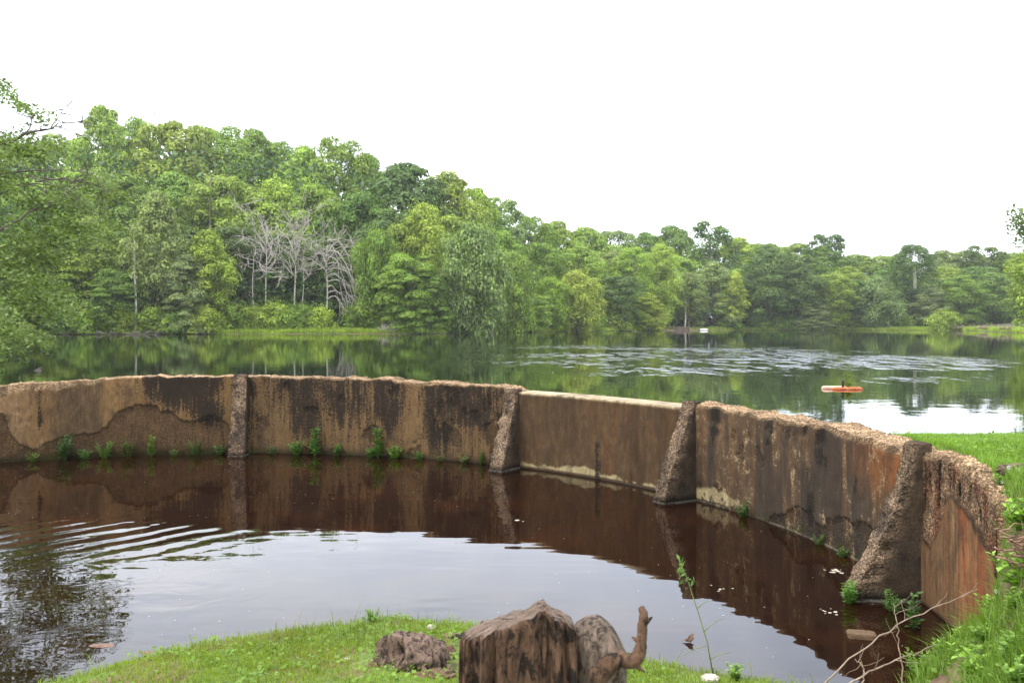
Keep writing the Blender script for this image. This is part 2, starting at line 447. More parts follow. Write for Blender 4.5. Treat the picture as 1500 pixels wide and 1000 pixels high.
M_basin = mat_water('tannin_water', (.0085, .0032, .0015), .0034, False)
M_lake = mat_water('lake_water', (.003, .006, .002), .0020, True)
th = np.radians(np.linspace(0, 360, 181))[:-1]
rr = np.array([0, 3, 6, R + .12])
V = [(CX, CY, 0)]
for q in rr[1:]: V += [(CX + q * math.cos(a), CY + q * math.sin(a), 0) for a in th]
Tt = [[0, 1 + k, 1 + (k + 1) % 180] for k in range(180)]
Qq = [[1 + b * 180 + k, 1 + (b + 1) * 180 + k, 1 + (b + 1) * 180 + (k + 1) % 180, 1 + b * 180 + (k + 1) % 180] for b in range(2) for k in range(180)]
w = link('basin_water', mesh_np('basin_water', V, Qq, Tt, M_basin))
tagk(w, 'still dark brown water inside the curved concrete wall', 'water', kind='structure')
th = np.radians(np.linspace(8, 172, 140)); rr = np.array([RO - .12, 12, 20, 40, 80, 160, 330])
V = np.array([(CX + q * math.cos(a), CY + q * math.sin(a), LAKE) for q in rr for a in th])
Qq = [[b * 140 + k, (b + 1) * 140 + k, (b + 1) * 140 + k + 1, b * 140 + k + 1] for b in range(len(rr) - 1) for k in range(139)]
w = link('lake_water', mesh_np('lake_water', V, Qq, None, M_lake))
tagk(w, 'green lake beyond the wall, reflecting the wooded shore', 'water', kind='structure')

# ------------------------------------------------------------------ ring wall
def wall_theta(px, rad=R):
    a = (px - 750) / F
    A = 1 + a * a; B = -2 * (a * CX + CY); C = CX * CX + CY * CY - rad * rad
    Y = (-B + math.sqrt(max(B * B - 4 * A * C, 0))) / (2 * A)
    return math.degrees(math.atan2(Y - CY, a * Y - CX))
TOPX = [-300, 0, 60, 150, 165, 240, 340, 450, 580, 660, 700, 745, 757, 880, 1000, 1012, 1060, 1130, 1200, 1270, 1325]
TOPY = [575, 564, 561, 556, 554, 552, 551, 553, 557, 562, 565, 570, 574, 584, 597, 591, 600, 612, 625, 643, 660]
def height_at(px, py):
    t = math.radians(wall_theta(px)); Y = CY + R * math.sin(t)
    return CAMZ - (py - HOR) / F * Y
tt = [wall_theta(p) for p in TOPX]; hh = [height_at(p, q) for p, q in zip(TOPX, TOPY)]
tt = [215, 180] + tt + [-6, -9, -11, -14]; hh = [1.35, 1.4] + hh + [1.33, 1.28, 1.24, 1.15]
o_ = np.argsort(tt); tt = np.array(tt)[o_]; hh = np.array(hh)[o_]
PXT = np.array([-300, -100, 0, 60, 150, 240, 340, 450, 580, 660, 745, 757, 880, 1000, 1060, 1130, 1200, 1270, 1325])
THT = np.array([wall_theta(p) for p in PXT])
def theta_px(t): # photo column of a wall angle
    r_ = np.radians(t); return 750 + F * (CX + R * np.cos(r_)) / np.maximum(CY + R * np.sin(r_), .8)

TH0, TH1 = -13.2, 205.0
nth = 1700
# denser sampling towards the near right end
u = np.linspace(0, 1, nth); thd = TH0 + (TH1 - TH0) * (.40 * u + .60 * u * u)
nz_, nt_, no_ = 92, 18, 6
hcol = np.interp(thd, tt, hh)
pxc = theta_px(thd)
BEVX = [-300, 0, 60, 140, 165, 340, 400, 580, 640, 690, 745, 757, 1000, 1015, 1060, 1130, 1200, 1260, 1330, 1380, 1460]
BEVV = [.12, .17, .13, .07, .010, .010, .03, .03, .07, .03, .04, .0, .0, .04, .035, .045, .05, .06, .07, .05, .05]
bev = np.interp(pxc, BEVX, BEVV)
clean = sstep(752, 762, pxc) * (1 - sstep(994, 1004, pxc))
arc = np.radians(thd) * R
# inner face
vz = np.linspace(0, 1, nz_)
S, W = np.meshgrid(arc, vz, indexing='ij'); PX = np.repeat(pxc[:, None], nz_, 1); H = np.repeat(hcol[:, None], nz_, 1)
topn = (fbm(arc * 3.1, arc * 0, 50, 4) - .5) * .075 * (1 - clean) + (fbm(arc * 14, arc * 0, 51, 3) - .5) * .035 * (1 - clean)
Htop = H + topn[:, None]
Z = -.45 + W * (Htop + .45)
v = Z / Htop
# where the render coat has spalled off: below / above outlines
lowX = [-300, -40, 0, 8, 18, 28, 50, 62, 90, 110, 140, 158, 172, 188, 215, 240, 262, 285, 305, 322, 335, 342, 1120, 1140, 1152, 1165, 1188, 1200, 1215, 1235, 1262, 1285, 1300, 1315, 1326, 1400]
lowV = [.5, .6, .66, .6, .35, .22, .14, .18, .30, .27, .30, .42, .58, .64, .66, .6, .46, .40, .50, .46, .4, .0, 0, .06, .16, .24, .25, .12, .2, .27, .31, .33, .27, .12, 0, 0]
wob = (fbm(S * 5, Z * 5, 60, 4) - .5)
lowb = np.interp(PX, lowX, lowV) + wob * .22 * (np.interp(PX, lowX, lowV) > .02)
e_low = lowb - v
hiX = [-300, 1318, 1335, 1350, 1362, 1372, 1385, 1398, 1420, 1440, 1470]
hiV = [2, 2, .80, .42, .38, .5, .74, .76, .72, .70, .6]
e_hi = v - (np.interp(PX, hiX, hiV) + wob * .12)
pat = fbm(S * 2.4, Z * 2.4, 61, 5)
patthr = np.where((PX > 365) & (PX < 745), .62, np.where((PX > 1020) & (PX < 1330), .68, .9))
e_pat = (pat - patthr) * 1.2
e = np.maximum(np.maximum(e_low, e_hi), e_pat)
spall = sstep(-.012, .03, e)
crack = np.exp(-((e) / .016) ** 2) * (np.maximum(e_low, e_hi) > -.1)
wd, wid = worley(S * 30, Z * 30, 70); wd2, wid2 = worley(S * 64, Z * 64, 71)
rub = (.5 - wd) * .013 + (.5 - wd2) * .008 + (fbm(S * 30, Z * 30, 72, 3) - .5) * .012
bevc = bev[:, None] * (1 + 1.1 * (fbm(S * 4, S * 0, 62, 4) - .5))
over = np.maximum(0, Z - (Htop - bevc))
isbev = sstep(0, .02, over) * (bevc > .012)
rad = R + .02 * spall + over * (.55 + .5 * fbm(S * 6, Z * 6, 63)) - rub * np.clip(spall * .7 + isbev * 1.3, 0, 1.6) + .006 * (fbm(S * 1.2, Z * 2, 64) - .5)
# long narrow holes where the bars rusted out, right of the last buttress
slots = np.zeros_like(Z)
for (p0, v0, v1, wd_, tl) in ((1351, .60, .93, 1.7, 3), (1360, .70, .88, 1.2, -4), (1371, .66, .96, 2.0, 9), (1386, .80, .95, 1.6, 14), (1401, .78, .9, 2.2, 5), (1415, .80, .93, 1.6, 16), (1431, .76, .86, 2.0, -6), (1379, .70, .77, 1.5, 0)):
    slots = np.maximum(slots, np.exp(-((PX - p0 - (v - .8) * tl + 5 * (fbm(S * 9, Z * 9, 66) - .5)) / wd_) ** 2) * sstep(v0 - .02, v0 + .03, v) * (1 - sstep(v1 - .03, v1 + .02, v)))
# deep dark notches in the rim
notch = np.zeros_like(Z)
for (p0, w_, v0) in ((1047, 9, .80), (1175, 6, .86), (1200, 7, .80), (1186, 4, .93)):
    notch = np.maximum(notch, np.exp(-((PX - p0) / w_) ** 2) * sstep(v0, v0 + .06, v))
rad = rad + .03 * slots + .045 * notch
# colours -----------------------------------------------------------------
def mixc(c, col, f):
    return c * (1 - f[..., None]) + np.array(col) * f[..., None]
P = PX
strk = fbm(S * 5.5, Z * .55 + 3, 80, 4); strk2 = fbm(S * 13, Z * .9, 81, 4); blot = fbm(S * 2.1, Z * 2.1, 82, 5); fine = fbm(S * 9, Z * 9, 83, 4)
panA = 1 - sstep(335, 345, P); panB = sstep(335, 345, P) * (1 - sstep(742, 756, P)); panC = sstep(742, 756, P) * (1 - sstep(1000, 1010, P))
panD = sstep(1000, 1010, P) * (1 - sstep(1322, 1334, P)); panE = sstep(1322, 1334, P)
C = np.zeros(Z.shape + (3,))
C += panA[..., None] * np.array([.30, .195, .10]) + panB[..., None] * np.array([.26, .175, .095]) + panC[..., None] * np.array([.20, .135, .08]) \
     + panD[..., None] * np.array([.185, .125, .08]) + panE[..., None] * np.array([.33, .175, .095])
C = C * (.72 + .6 * blot[..., None])
# greyish damp on A's left half
gA = panA * sstep(60, 90, P) * (1 - sstep(140, 160, P)) * sstep(.4, .55, blot + .25)
C = mixc(C, (.13, .10, .07), gA * .7)
# spalled concrete
C = mixc(C, (.17, .115, .072), spall * .8)
# black growth
kA = panA * np.exp(-((P - 268) / 62) ** 2) * sstep(.35, .95, v + .25 * (strk - .5)) * 1.25 + panA * np.exp(-((P - 305) / 25) ** 2) * sstep(.2, .5, v) * (1 - sstep(.55, .75, v)) * .8
kA += panA * np.exp(-((P - 58) / 9) ** 2) * sstep(.3, .5, v) * .95
fB = panB * (.82 + .30 * v) * (1 - .55 * np.exp(-((P - 606) / 16) ** 2))
for (p0, w_, a_, v0) in ((362, 8, .5, .3), (448, 20, .75, .25), (425, 8, .5, .7), (495, 12, .5, .45), (522, 7, .5, .5), (567, 17, .95, .38), (640, 20, .9, .05), (668, 34, .9, .45), (700, 14, .8, .55), (600, 7, .35, .6)):
    fB = fB + panB * a_ * np.exp(-((P - p0 + 22 * (strk2 - .5)) / w_) ** 2) * sstep(v0 - .12, v0 + .18, v + .5 * (strk - .5))
BLK = np.clip(kA, 0, 1.2) * .66 + .30 * panA * sstep(60, 80, P) * (1 - .7 * np.exp(-((P - 178) / 28) ** 2) * (v > .3)) + np.clip(fB, 0, 1.5) * .50 * (.8 + .4 * blot)
PAL = panB * .34 + panD * .37 + panC * .13 + panA * .30 * (1 - sstep(120, 160, P)) + panE * .1
# far left pale plaster
C = mixc(C, (.42, .29, .18), panA * (1 - sstep(22, 60, P + 30 * (fine - .5))) * (1 - spall) * .7)
# vertical stains of C and D and E
C = mixc(C, (.24, .105, .05), panC * sstep(.48, .7, strk2) * sstep(840, 900, P) * .5)
C = mixc(C, (.10, .072, .048), panC * sstep(.5, .75, strk) * .65)
C = mixc(C, (.062, .058, .058), panD * sstep(.42, .60, strk) * .8 * (1 - sstep(1240, 1310, P) * .6)); BLK = BLK + panD * sstep(.45, .7, strk) * .30 + panC * sstep(.55, .75, strk) * .22 + panE * .1
C = mixc(C, (.085, .075, .068), panD * sstep(.5, .65, fbm(S * 8, Z * .4, 91, 3)) * .6 * (1 - .5 * v))
C = mixc(C, (.40, .165, .06), panD * sstep(1225, 1300, P) * sstep(.45, .85, v + .3 * (strk2 - .5)) * .75)
C = mixc(C, (.20, .145, .095), panE * sstep(.42, .6, fbm(S * 4, Z * .8, 97, 4)) * .6 * (1 - spall)); C = mixc(C, (.36, .115, .05), panE * sstep(.48, .62, strk2) * sstep(1375, 1400, P) * .8 * (1 - spall))
C = mixc(C, (.40, .27, .14), panE * sstep(.55, .68, fbm(S * 16, Z * .5, 92, 3)) * .6 * (1 - spall))
C = mixc(C, (.15, .09, .055), panE * sstep(.5, .64, fbm(S * 20, Z * .7, 93, 3)) * .55 * (1 - spall))
C = mixc(C, (.50, .36, .26), panE * spall * .75)
C = mixc(C, (.25, .09, .06), panE * spall * sstep(.5, .65, fbm(S * 9, Z * 4, 94)) * .7)
for (p0, w_, v0, v1, a_) in ((874, 5, -.1, .45, .95), (1047, 8, .62, 1, .9), (1042, 4, .3, .8, .7), (1186, 7, .03, .38, .95), (1200, 11, .55, 1, .8), (1253, 4, .42, .66, .9), (1182, 2.5, .2, .6, .7), (620, 9, .1, .4, .6), (1175, 5, .8, 1.0, .9), (640, 30, .05, .5, .35)):
    BLK = np.maximum(BLK, .95 * np.exp(-((P - p0 + 8 * (fine - .5)) / w_) ** 2) * sstep(v0, v0 + .15, v) * (1 - sstep(v1 - .02, v1 + .12, v)) * a_); PAL = PAL * (1 - .6 * np.clip(BLK, 0, 1))
# cream crust at the foot, thin white tide line, dark moss
hcr = .10 + .30 * (fbm(S * 2.2, S * 0, 95, 4) - .38) + .05 * (fine - .5)
cr = (panC * sstep(752, 775, P) + panD * (1 - sstep(1075, 1105, P)) * .8) * sstep(.0, .02, Z - .035) * (1 - sstep(hcr - .012, hcr + .012, Z))
C = mixc(C, (1.0, .92, .60), np.clip(cr, 0, 1) * (.45 + .55 * fine))
C = mixc(C, (.035, .040, .018), (panA + panB * .8 + panD * .45 * sstep(1090, 1130, P)) * (1 - sstep(.03, .10 + .12 * fine, Z)) * .85)
C = mixc(C, (.09, .12, .025), (panA + panB + panD) * sstep(.55, .65, fbm(S * 4, Z * 6, 96)) * (1 - sstep(.06, .2, Z)) * .6)
tide = (1 - sstep(.012, .024, Z)) * (Z > -.02) * (panC + panD * (1 - sstep(1290, 1320, P)) + panB * .45 * sstep(480, 520, P))
C = mixc(C, (.42, .40, .34), tide * .8)
C = mixc(C, (.018, .014, .011), np.clip(crack * .85 + slots * .9 + notch * .85, 0, .95))  # slots and notches painted near black, as the shade inside them
# broken rim, paler than the face below it
rimc = np.array([.46, .34, .23]) * (.55 + .9 * fbm(S * 2.6, Z * 2.6, 69, 4))[..., None] * (.55 + .9 * fbm(S * 7, Z * 7, 68, 4))[..., None]
C = C * (1 - isbev[..., None] * .85) + rimc * isbev[..., None] * .85
C = mixc(C, (.50, .44, .33), clean[:, None] * sstep(.965, .985, v))
IN = np.stack([CX + rad * np.cos(np.radians(thd))[:, None], CY + rad * np.sin(np.radians(thd))[:, None], Z], -1)
# top
q = np.linspace(0, 1, nt_ + 1)[1:]
S2, Q2 = np.meshgrid(arc, q, indexing='ij')
r_in = rad[:, -1][:, None]; ROc = ro_at(thd); rad2 = r_in + (ROc[:, None] - r_in) * Q2
wt, wti = worley(S2 * 27, rad2 * 27, 75); wt2, wti2 = worley(S2 * 60, rad2 * 60, 76)
ztop = Htop[:, -1][:, None] + (1 - clean[:, None]) * ((.5 - wt) * .022 + (fbm(S2 * 16, rad2 * 16, 69, 3) - .5) * .035 + (fbm(S2 * 3, rad2 * 3, 77) - .5) * .06) * np.minimum(Q2 * 4, 1)
ct = np.array([.55, .415, .29]) * (.7 + .6 * fbm(S2 * 2, rad2 * 4, 78)[..., None])
ct = ct * (1 - clean[:, None, None]) + np.array([.44, .40, .32]) * (.6 + .8 * fbm(S2 * 5, rad2 * 9, 79)[..., None]) * clean[:, None, None]
TOP = np.stack([CX + rad2 * np.cos(np.radians(thd))[:, None], CY + rad2 * np.sin(np.radians(thd))[:, None], ztop], -1)
q = np.linspace(0, 1, no_ + 1)[1:]
zo = ztop[:, -1][:, None] * (1 - q) + .3 * q
C *= (.60 + .05 * isbev + .25 * clean[:, None] * sstep(.965, .985, v) - .20 * panC * (v < .97) - .06 * panD - .10 * panB - .05 * panA)[..., None] * np.array([.84, .75, .60]); ct *= np.array([.74, .65, .53])
OUT = np.stack([np.repeat((CX + ROc * np.cos(np.radians(thd)))[:, None], no_, 1), np.repeat((CY + ROc * np.sin(np.radians(thd)))[:, None], no_, 1), zo], -1)
co = np.broadcast_to(np.array([.10, .08, .055]), OUT.shape)
A = np.concatenate([IN, TOP, OUT], 1); CC = np.concatenate([C, ct, co], 1)
na, nb = A.shape[:2]
z0_ = np.zeros((na, nb - nz_))
WATT = {'arc': np.repeat(arc[:, None], nb, 1).ravel(), 'dep': np.concatenate([np.zeros((na, nz_)), Q2 * .4, z0_[:, nt_:] + .5], 1).ravel(),
        'rub': np.concatenate([np.clip(np.maximum(isbev, np.maximum(e_hi > 0, 0) * spall) + .55 * spall * (PX < 1330), 0, 1), np.repeat(1 - clean[:, None], nt_, 1), z0_[:, nt_:]], 1).ravel(),
        'blk': np.concatenate([np.maximum(BLK, 1.1 * slots) * (1 - isbev * .8 * (1 - slots)), z0_], 1).ravel(), 'pal': np.concatenate([PAL * (1 - isbev), z0_], 1).ravel()}
i = np.arange(na - 1)[:, None] * nb; j = np.arange(nb - 1)[None, :]
Qw = np.stack([i + j, i + j + 1, i + nb + j + 1, i + nb + j], -1).reshape(-1, 4)
endq = []
for e_ in (0, na - 1):   # close the two broken ends
    for k in range(nb // 2 - 1):
        qd = [e_ * nb + k, e_ * nb + k + 1, e_ * nb + nb - 2 - k, e_ * nb + nb - 1 - k]
        endq.append(qd if e_ else qd[::-1])
wall = link('retaining_wall', mesh_np('retaining_wall', A.reshape(-1, 3), np.vstack([Qw, endq]), None, M_conc, False, WATT, {'col': np.clip(CC, .004, .8).reshape(-1, 3)}))
tagk(wall, 'stained crumbling concrete wall curving round the dark basin', 'wall')

def buttress(px, half, proj, label, seed, bulge=0.0, htop=None, ex=1.15):
    t0 = wall_theta(px); t = math.radians(t0)
    er = np.array([math.cos(t), math.sin(t), 0]); et = np.array([-math.sin(t), math.cos(t), 0])
    h = np.interp(t0, tt, hh) + .0 if htop is None else htop
    nk, nh = 60, 120
    side = np.linspace(0, 1, 16)
    prof = [(-1, a) for a in side] + [(b, 1) for b in np.linspace(-1, 1, 30)[1:-1]] + [(1, a) for a in side[::-1]]
    prof = np.array(prof)
    nk = len(prof)
    hz = np.linspace(-.4, h + .03, nh); RB_ = []
    VV = np.zeros((nh, nk, 3)); CL = np.zeros((nh, nk, 3))
    for b, zz in enumerate(hz):
        f = np.clip(zz / h, 0, 1)
        p = proj * (1 - f) ** ex * (1 + bulge * math.sin(f * math.pi)) + .075
        hw = half * (1.05 - .22 * f)
        u = prof[:, 0] * hw; d = prof[:, 1] * (p + .1) - .1
        sc1 = u + d * .7
        n_ = fbm(sc1 * 9 + seed * 7, np.full(nk, zz) * 9, 100 + seed, 4) - .5
        w1, i1 = worley(u * 44 + d * 12 + seed, np.full(nk, zz) * 42 + d * 18, 110 + seed)
        w2, i2 = worley(u * 52 + d * 30 + seed, np.full(nk, zz) * 50 + d * 20, 111 + seed)
        front = sstep(.55, .95, prof[:, 1]); vis = sstep(.1, .3, prof[:, 1])
        amp = (.020 * front + .005) * vis
        off = n_ * amp * 3.4 + (.5 - w1) * amp * .6
        dirx = np.where(np.abs(prof[:, 0]) >= 1, prof[:, 0] * .8, prof[:, 0] * .2)
        u2 = u + dirx * off; d2 = d + off * (.3 + .7 * front)
        VV[b] = np.array([CX, CY, 0]) + er * R - d2[:, None] * er + u2[:, None] * et + np.array([0, 0, 1.]) * zz
        cf = np.array([.21, .145, .092])[None] * (.6 + .8 * fbm(u * 8 + seed, np.full(nk, zz) * 6, 125 + seed))[:, None]; cs = np.array([.05, .034, .022])[None] * (.6 + .9 * fbm(d * 6, np.full(nk, zz) * 6, 120 + seed)[:, None])  # cs: flanks coloured dark to carry the shade on the buttress sides
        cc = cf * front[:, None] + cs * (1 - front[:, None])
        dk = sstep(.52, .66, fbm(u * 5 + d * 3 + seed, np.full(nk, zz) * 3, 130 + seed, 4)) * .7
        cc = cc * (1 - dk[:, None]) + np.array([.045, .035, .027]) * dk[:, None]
        lowermost = 1 - sstep(.03, .12, zz); cc = cc * (1 - .75 * lowermost)  # buttress colour darkens towards its foot
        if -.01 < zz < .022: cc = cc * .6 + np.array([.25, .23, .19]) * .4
        CL[b] = cc; RB_.append(front * .95 + .15)
    i = np.arange(nh - 1)[:, None] * nk; j = np.arange(nk - 1)[None, :]
    Qb = np.stack([i + j, i + nk + j, i + nk + j + 1, i + j + 1], -1).reshape(-1, 4)
    Vf = VV.reshape(-1, 3); Cf = CL.reshape(-1, 3)
    capc = VV[-1].mean(0) + np.array([0, 0, .02]); k = len(Vf)
    Tb = [[(nh - 1) * nk + q, (nh - 1) * nk + (q + 1) % nk, k] for q in range(nk)]
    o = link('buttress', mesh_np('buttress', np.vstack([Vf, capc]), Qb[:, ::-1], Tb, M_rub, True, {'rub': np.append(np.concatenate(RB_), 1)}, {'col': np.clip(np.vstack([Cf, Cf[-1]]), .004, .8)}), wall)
    o['label'] = label
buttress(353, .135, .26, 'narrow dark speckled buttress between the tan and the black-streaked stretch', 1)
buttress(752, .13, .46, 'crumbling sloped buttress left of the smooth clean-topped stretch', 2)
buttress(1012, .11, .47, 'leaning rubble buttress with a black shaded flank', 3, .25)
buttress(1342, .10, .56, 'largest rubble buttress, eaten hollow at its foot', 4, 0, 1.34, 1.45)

# ------------------------------------------------------------------ grass
def blades(x, y, h, wdt, lean, rg, zoff=-.01):
    n = len(x); z = ground(x, y) + zoff
    a = rg.random(n) * 2 * math.pi; b = rg.random(n) * 2 * math.pi
    w2 = np.stack([np.cos(a), np.sin(a), np.zeros(n)], 1) * (wdt * .5)[:, None] if np.ndim(wdt) else np.stack([np.cos(a), np.sin(a), np.zeros(n)], 1) * wdt * .5
    ln = np.stack([np.cos(b), np.sin(b), np.zeros(n)], 1) * (h * lean * rg.random(n))[:, None]
    B = np.stack([x, y, z], 1); up = np.array([0, 0, 1.])
    mid = B + ln * .35 + up * (h * .6)[:, None]; tip = B + ln + up * (h * (1 - .25 * lean))[:, None]
    V = np.stack([B - w2, B + w2, mid + w2 * .7, mid - w2 * .7, tip], 1).reshape(-1, 3)
    k = np.arange(n)[:, None] * 5
    Q = k + np.array([[0, 1, 2, 3]]); T = k + np.array([[3, 2, 4]])
    return V, Q, T
def scatter(n, x0, x1, y0, y1, rg): return rg.uniform(x0, x1, n), rg.uniform(y0, y1, n)

rg = np.random.default_rng(21)
gx, gy = scatter(260000, -6.5, 2.7, 3.2, 7.2, rg)
d = sdist(gx, gy, LAWN); gz = ground(gx, gy)
dens = fbm(gx * 1.6, gy * 1.6, 140, 4)
BARE = [(-.72, 5.75, .30), (-.45, 5.7, .25), (-.3, 6.2, .16)]
bare = np.zeros(len(gx))
for (bx, by, br) in BARE: bare = np.maximum(bare, np.exp(-(((gx - bx) ** 2 + (gy - by) ** 2) / br ** 2)))
keep = (d > -.02) & (gz > .03) & (gz < .95) & (rg.random(len(gx)) < np.clip(.45 + 1.1 * (dens - .36) - bare * 1.0, .0, 1)) & (sdist(gx, gy, BANK) < .1)
keep &= (gy > 4.4) | (rg.random(len(gx)) < .4)
gx, gy, d = gx[keep], gy[keep], d[keep]
h = rg.uniform(.02, .065, len(gx)) * np.where(rg.random(len(gx)) < .035, rg.uniform(1.5, 2.6, len(gx)), 1) * (.7 + .8 * fbm(gx * 2.5, gy * 2.5, 141)) * (1 + .9 * np.exp(-d / .12) * rg.random(len(gx)))
V, Q, T = blades(gx, gy, h, .006, 1.0, rg)
va = np.clip(fbm(gx * 3, gy * 3, 142, 4) * .75 + rg.normal(0, .16, len(gx)) + .05, 0, 1)
lg = link('lawn_grass', mesh_np('lawn_grass', V, Q, T, M_grass, False, {'v': np.repeat(va, 5)}))
tagk(lg, 'short bright green grass on the near bank beside the basin', 'grass', kind='stuff')

gx, gy = scatter(300000, 1.4, 7.5, 2.6, 10.2, rg)
gz = ground(gx, gy); rgd = np.hypot(gx - CX, gy - CY); tg = np.degrees(np.arctan2(gy - CY, gx - CX))
bd = sdist(gx, gy, BANK)
inside = (rgd < np.where(tg < -13.3, 9.5, 8.3)) & (bd > .05); outside = (rgd > ro_at(tg) + .0) | ((tg < -13.3) & (tg > -60) & (rgd > 7.9))
dirtp = .8 * np.exp(-(((gx - 3.15) / .16) ** 2 + ((gy - 5.30) / .22) ** 2)) + np.exp(-(((gx - 2.45) / .22) ** 2 + ((gy - 5.1) / .25) ** 2)) * .8
dens = fbm(gx * 1.8, gy * 1.8, 150, 4)
keep = (inside | outside) & (gz > .04) & ((gy < 9.9)) & (gz > np.where(gy > 8.5, 1.14, 0)) & (rg.random(len(gx)) < np.clip(.6 + 1.0 * (dens - .4) - dirtp * 1.1, 0, 1))
gx, gy, gz = gx[keep], gy[keep], gz[keep]
h = rg.uniform(.04, .11, len(gx)) * (.6 + .9 * fbm(gx * 2, gy * 2, 151)) * np.where((gy > 9.0), .72, 1.0) * np.where(gy < 6.2, 1.9, 1)
V, Q, T = blades(gx, gy, h, .007, 1.1, rg)
va = np.clip(fbm(gx * 3, gy * 3, 152, 4) * .7 + rg.normal(0, .17, len(gx)) + .1, 0, 1)
lg = link('bank_grass', mesh_np('bank_grass', V, Q, T, M_bank, False, {'v': np.repeat(va, 5)}))
tagk(lg, 'lush grass on the bank at the right end of the wall', 'grass', kind='stuff')

# low clover and small leaves in both banks
gx, gy = scatter(26000, -6, 6.5, 3.2, 9.6, rg)
gz = ground(gx, gy); rgd = np.hypot(gx - CX, gy - CY)
ok = (((sdist(gx, gy, LAWN) > .05) & (fbm(gx * 1.3, gy * 1.3, 160) > .5)) | ((sdist(gx, gy, BANK) > .15) & (rgd < 8.3)) | ((rgd > 8.7) & (gx > 3) & (gy < 9.4) & (fbm(gx * 1.3, gy * 1.3, 161) > .42))) & (gz > .08)
gx, gy, gz = gx[ok], gy[ok], gz[ok]
P = np.stack([gx, gy, gz + rg.uniform(.015, .07, len(gx))], 1)
Nn = np.array([0, 0, 1.]) + rg.normal(0, .35, (len(gx), 3))
V, Q, va = leaves(P, Nn, rg.uniform(.018, .04, len(gx)), 1.2, rg=rg)
cl = link('clover_leaves', mesh_np('clover_leaves', V, Q, None, M_bank, False, {'v': va * .7 + .1}))
tagk(cl, 'low clover leaves growing among the grass of both banks', 'clover', kind='stuff')

# grass strip along the far shore
n = 60000
spx = rg.uniform(-60, 1560, n); sd = rg.uniform(0, 1, n) ** 1.3 * 5.5
sY = shoreY(spx) + sd + .3
gx = (spx - 750) / F * sY
gz = ground(gx, sY)
ok = (gz > LAKE + .02) & (rg.random(n) < np.where((spx > 320), 1, .45)) & ~((spx > 968) & (spx < 1040) & (rg.random(n) < .85))
gx, sY, sd = gx[ok], sY[ok], sd[ok]
V, Q, T = blades(gx, sY, rg.uniform(.3, .8, len(gx)), .10, .6, rg)
va = rg.random(len(gx)) * .7
sg = link('shore_grass', mesh_np('shore_grass', V, Q, T, M_shore, False, {'v': np.repeat(va, 5)}))
tagk(sg, 'yellow green grass strip along the far waterline', 'grass', kind='stuff')

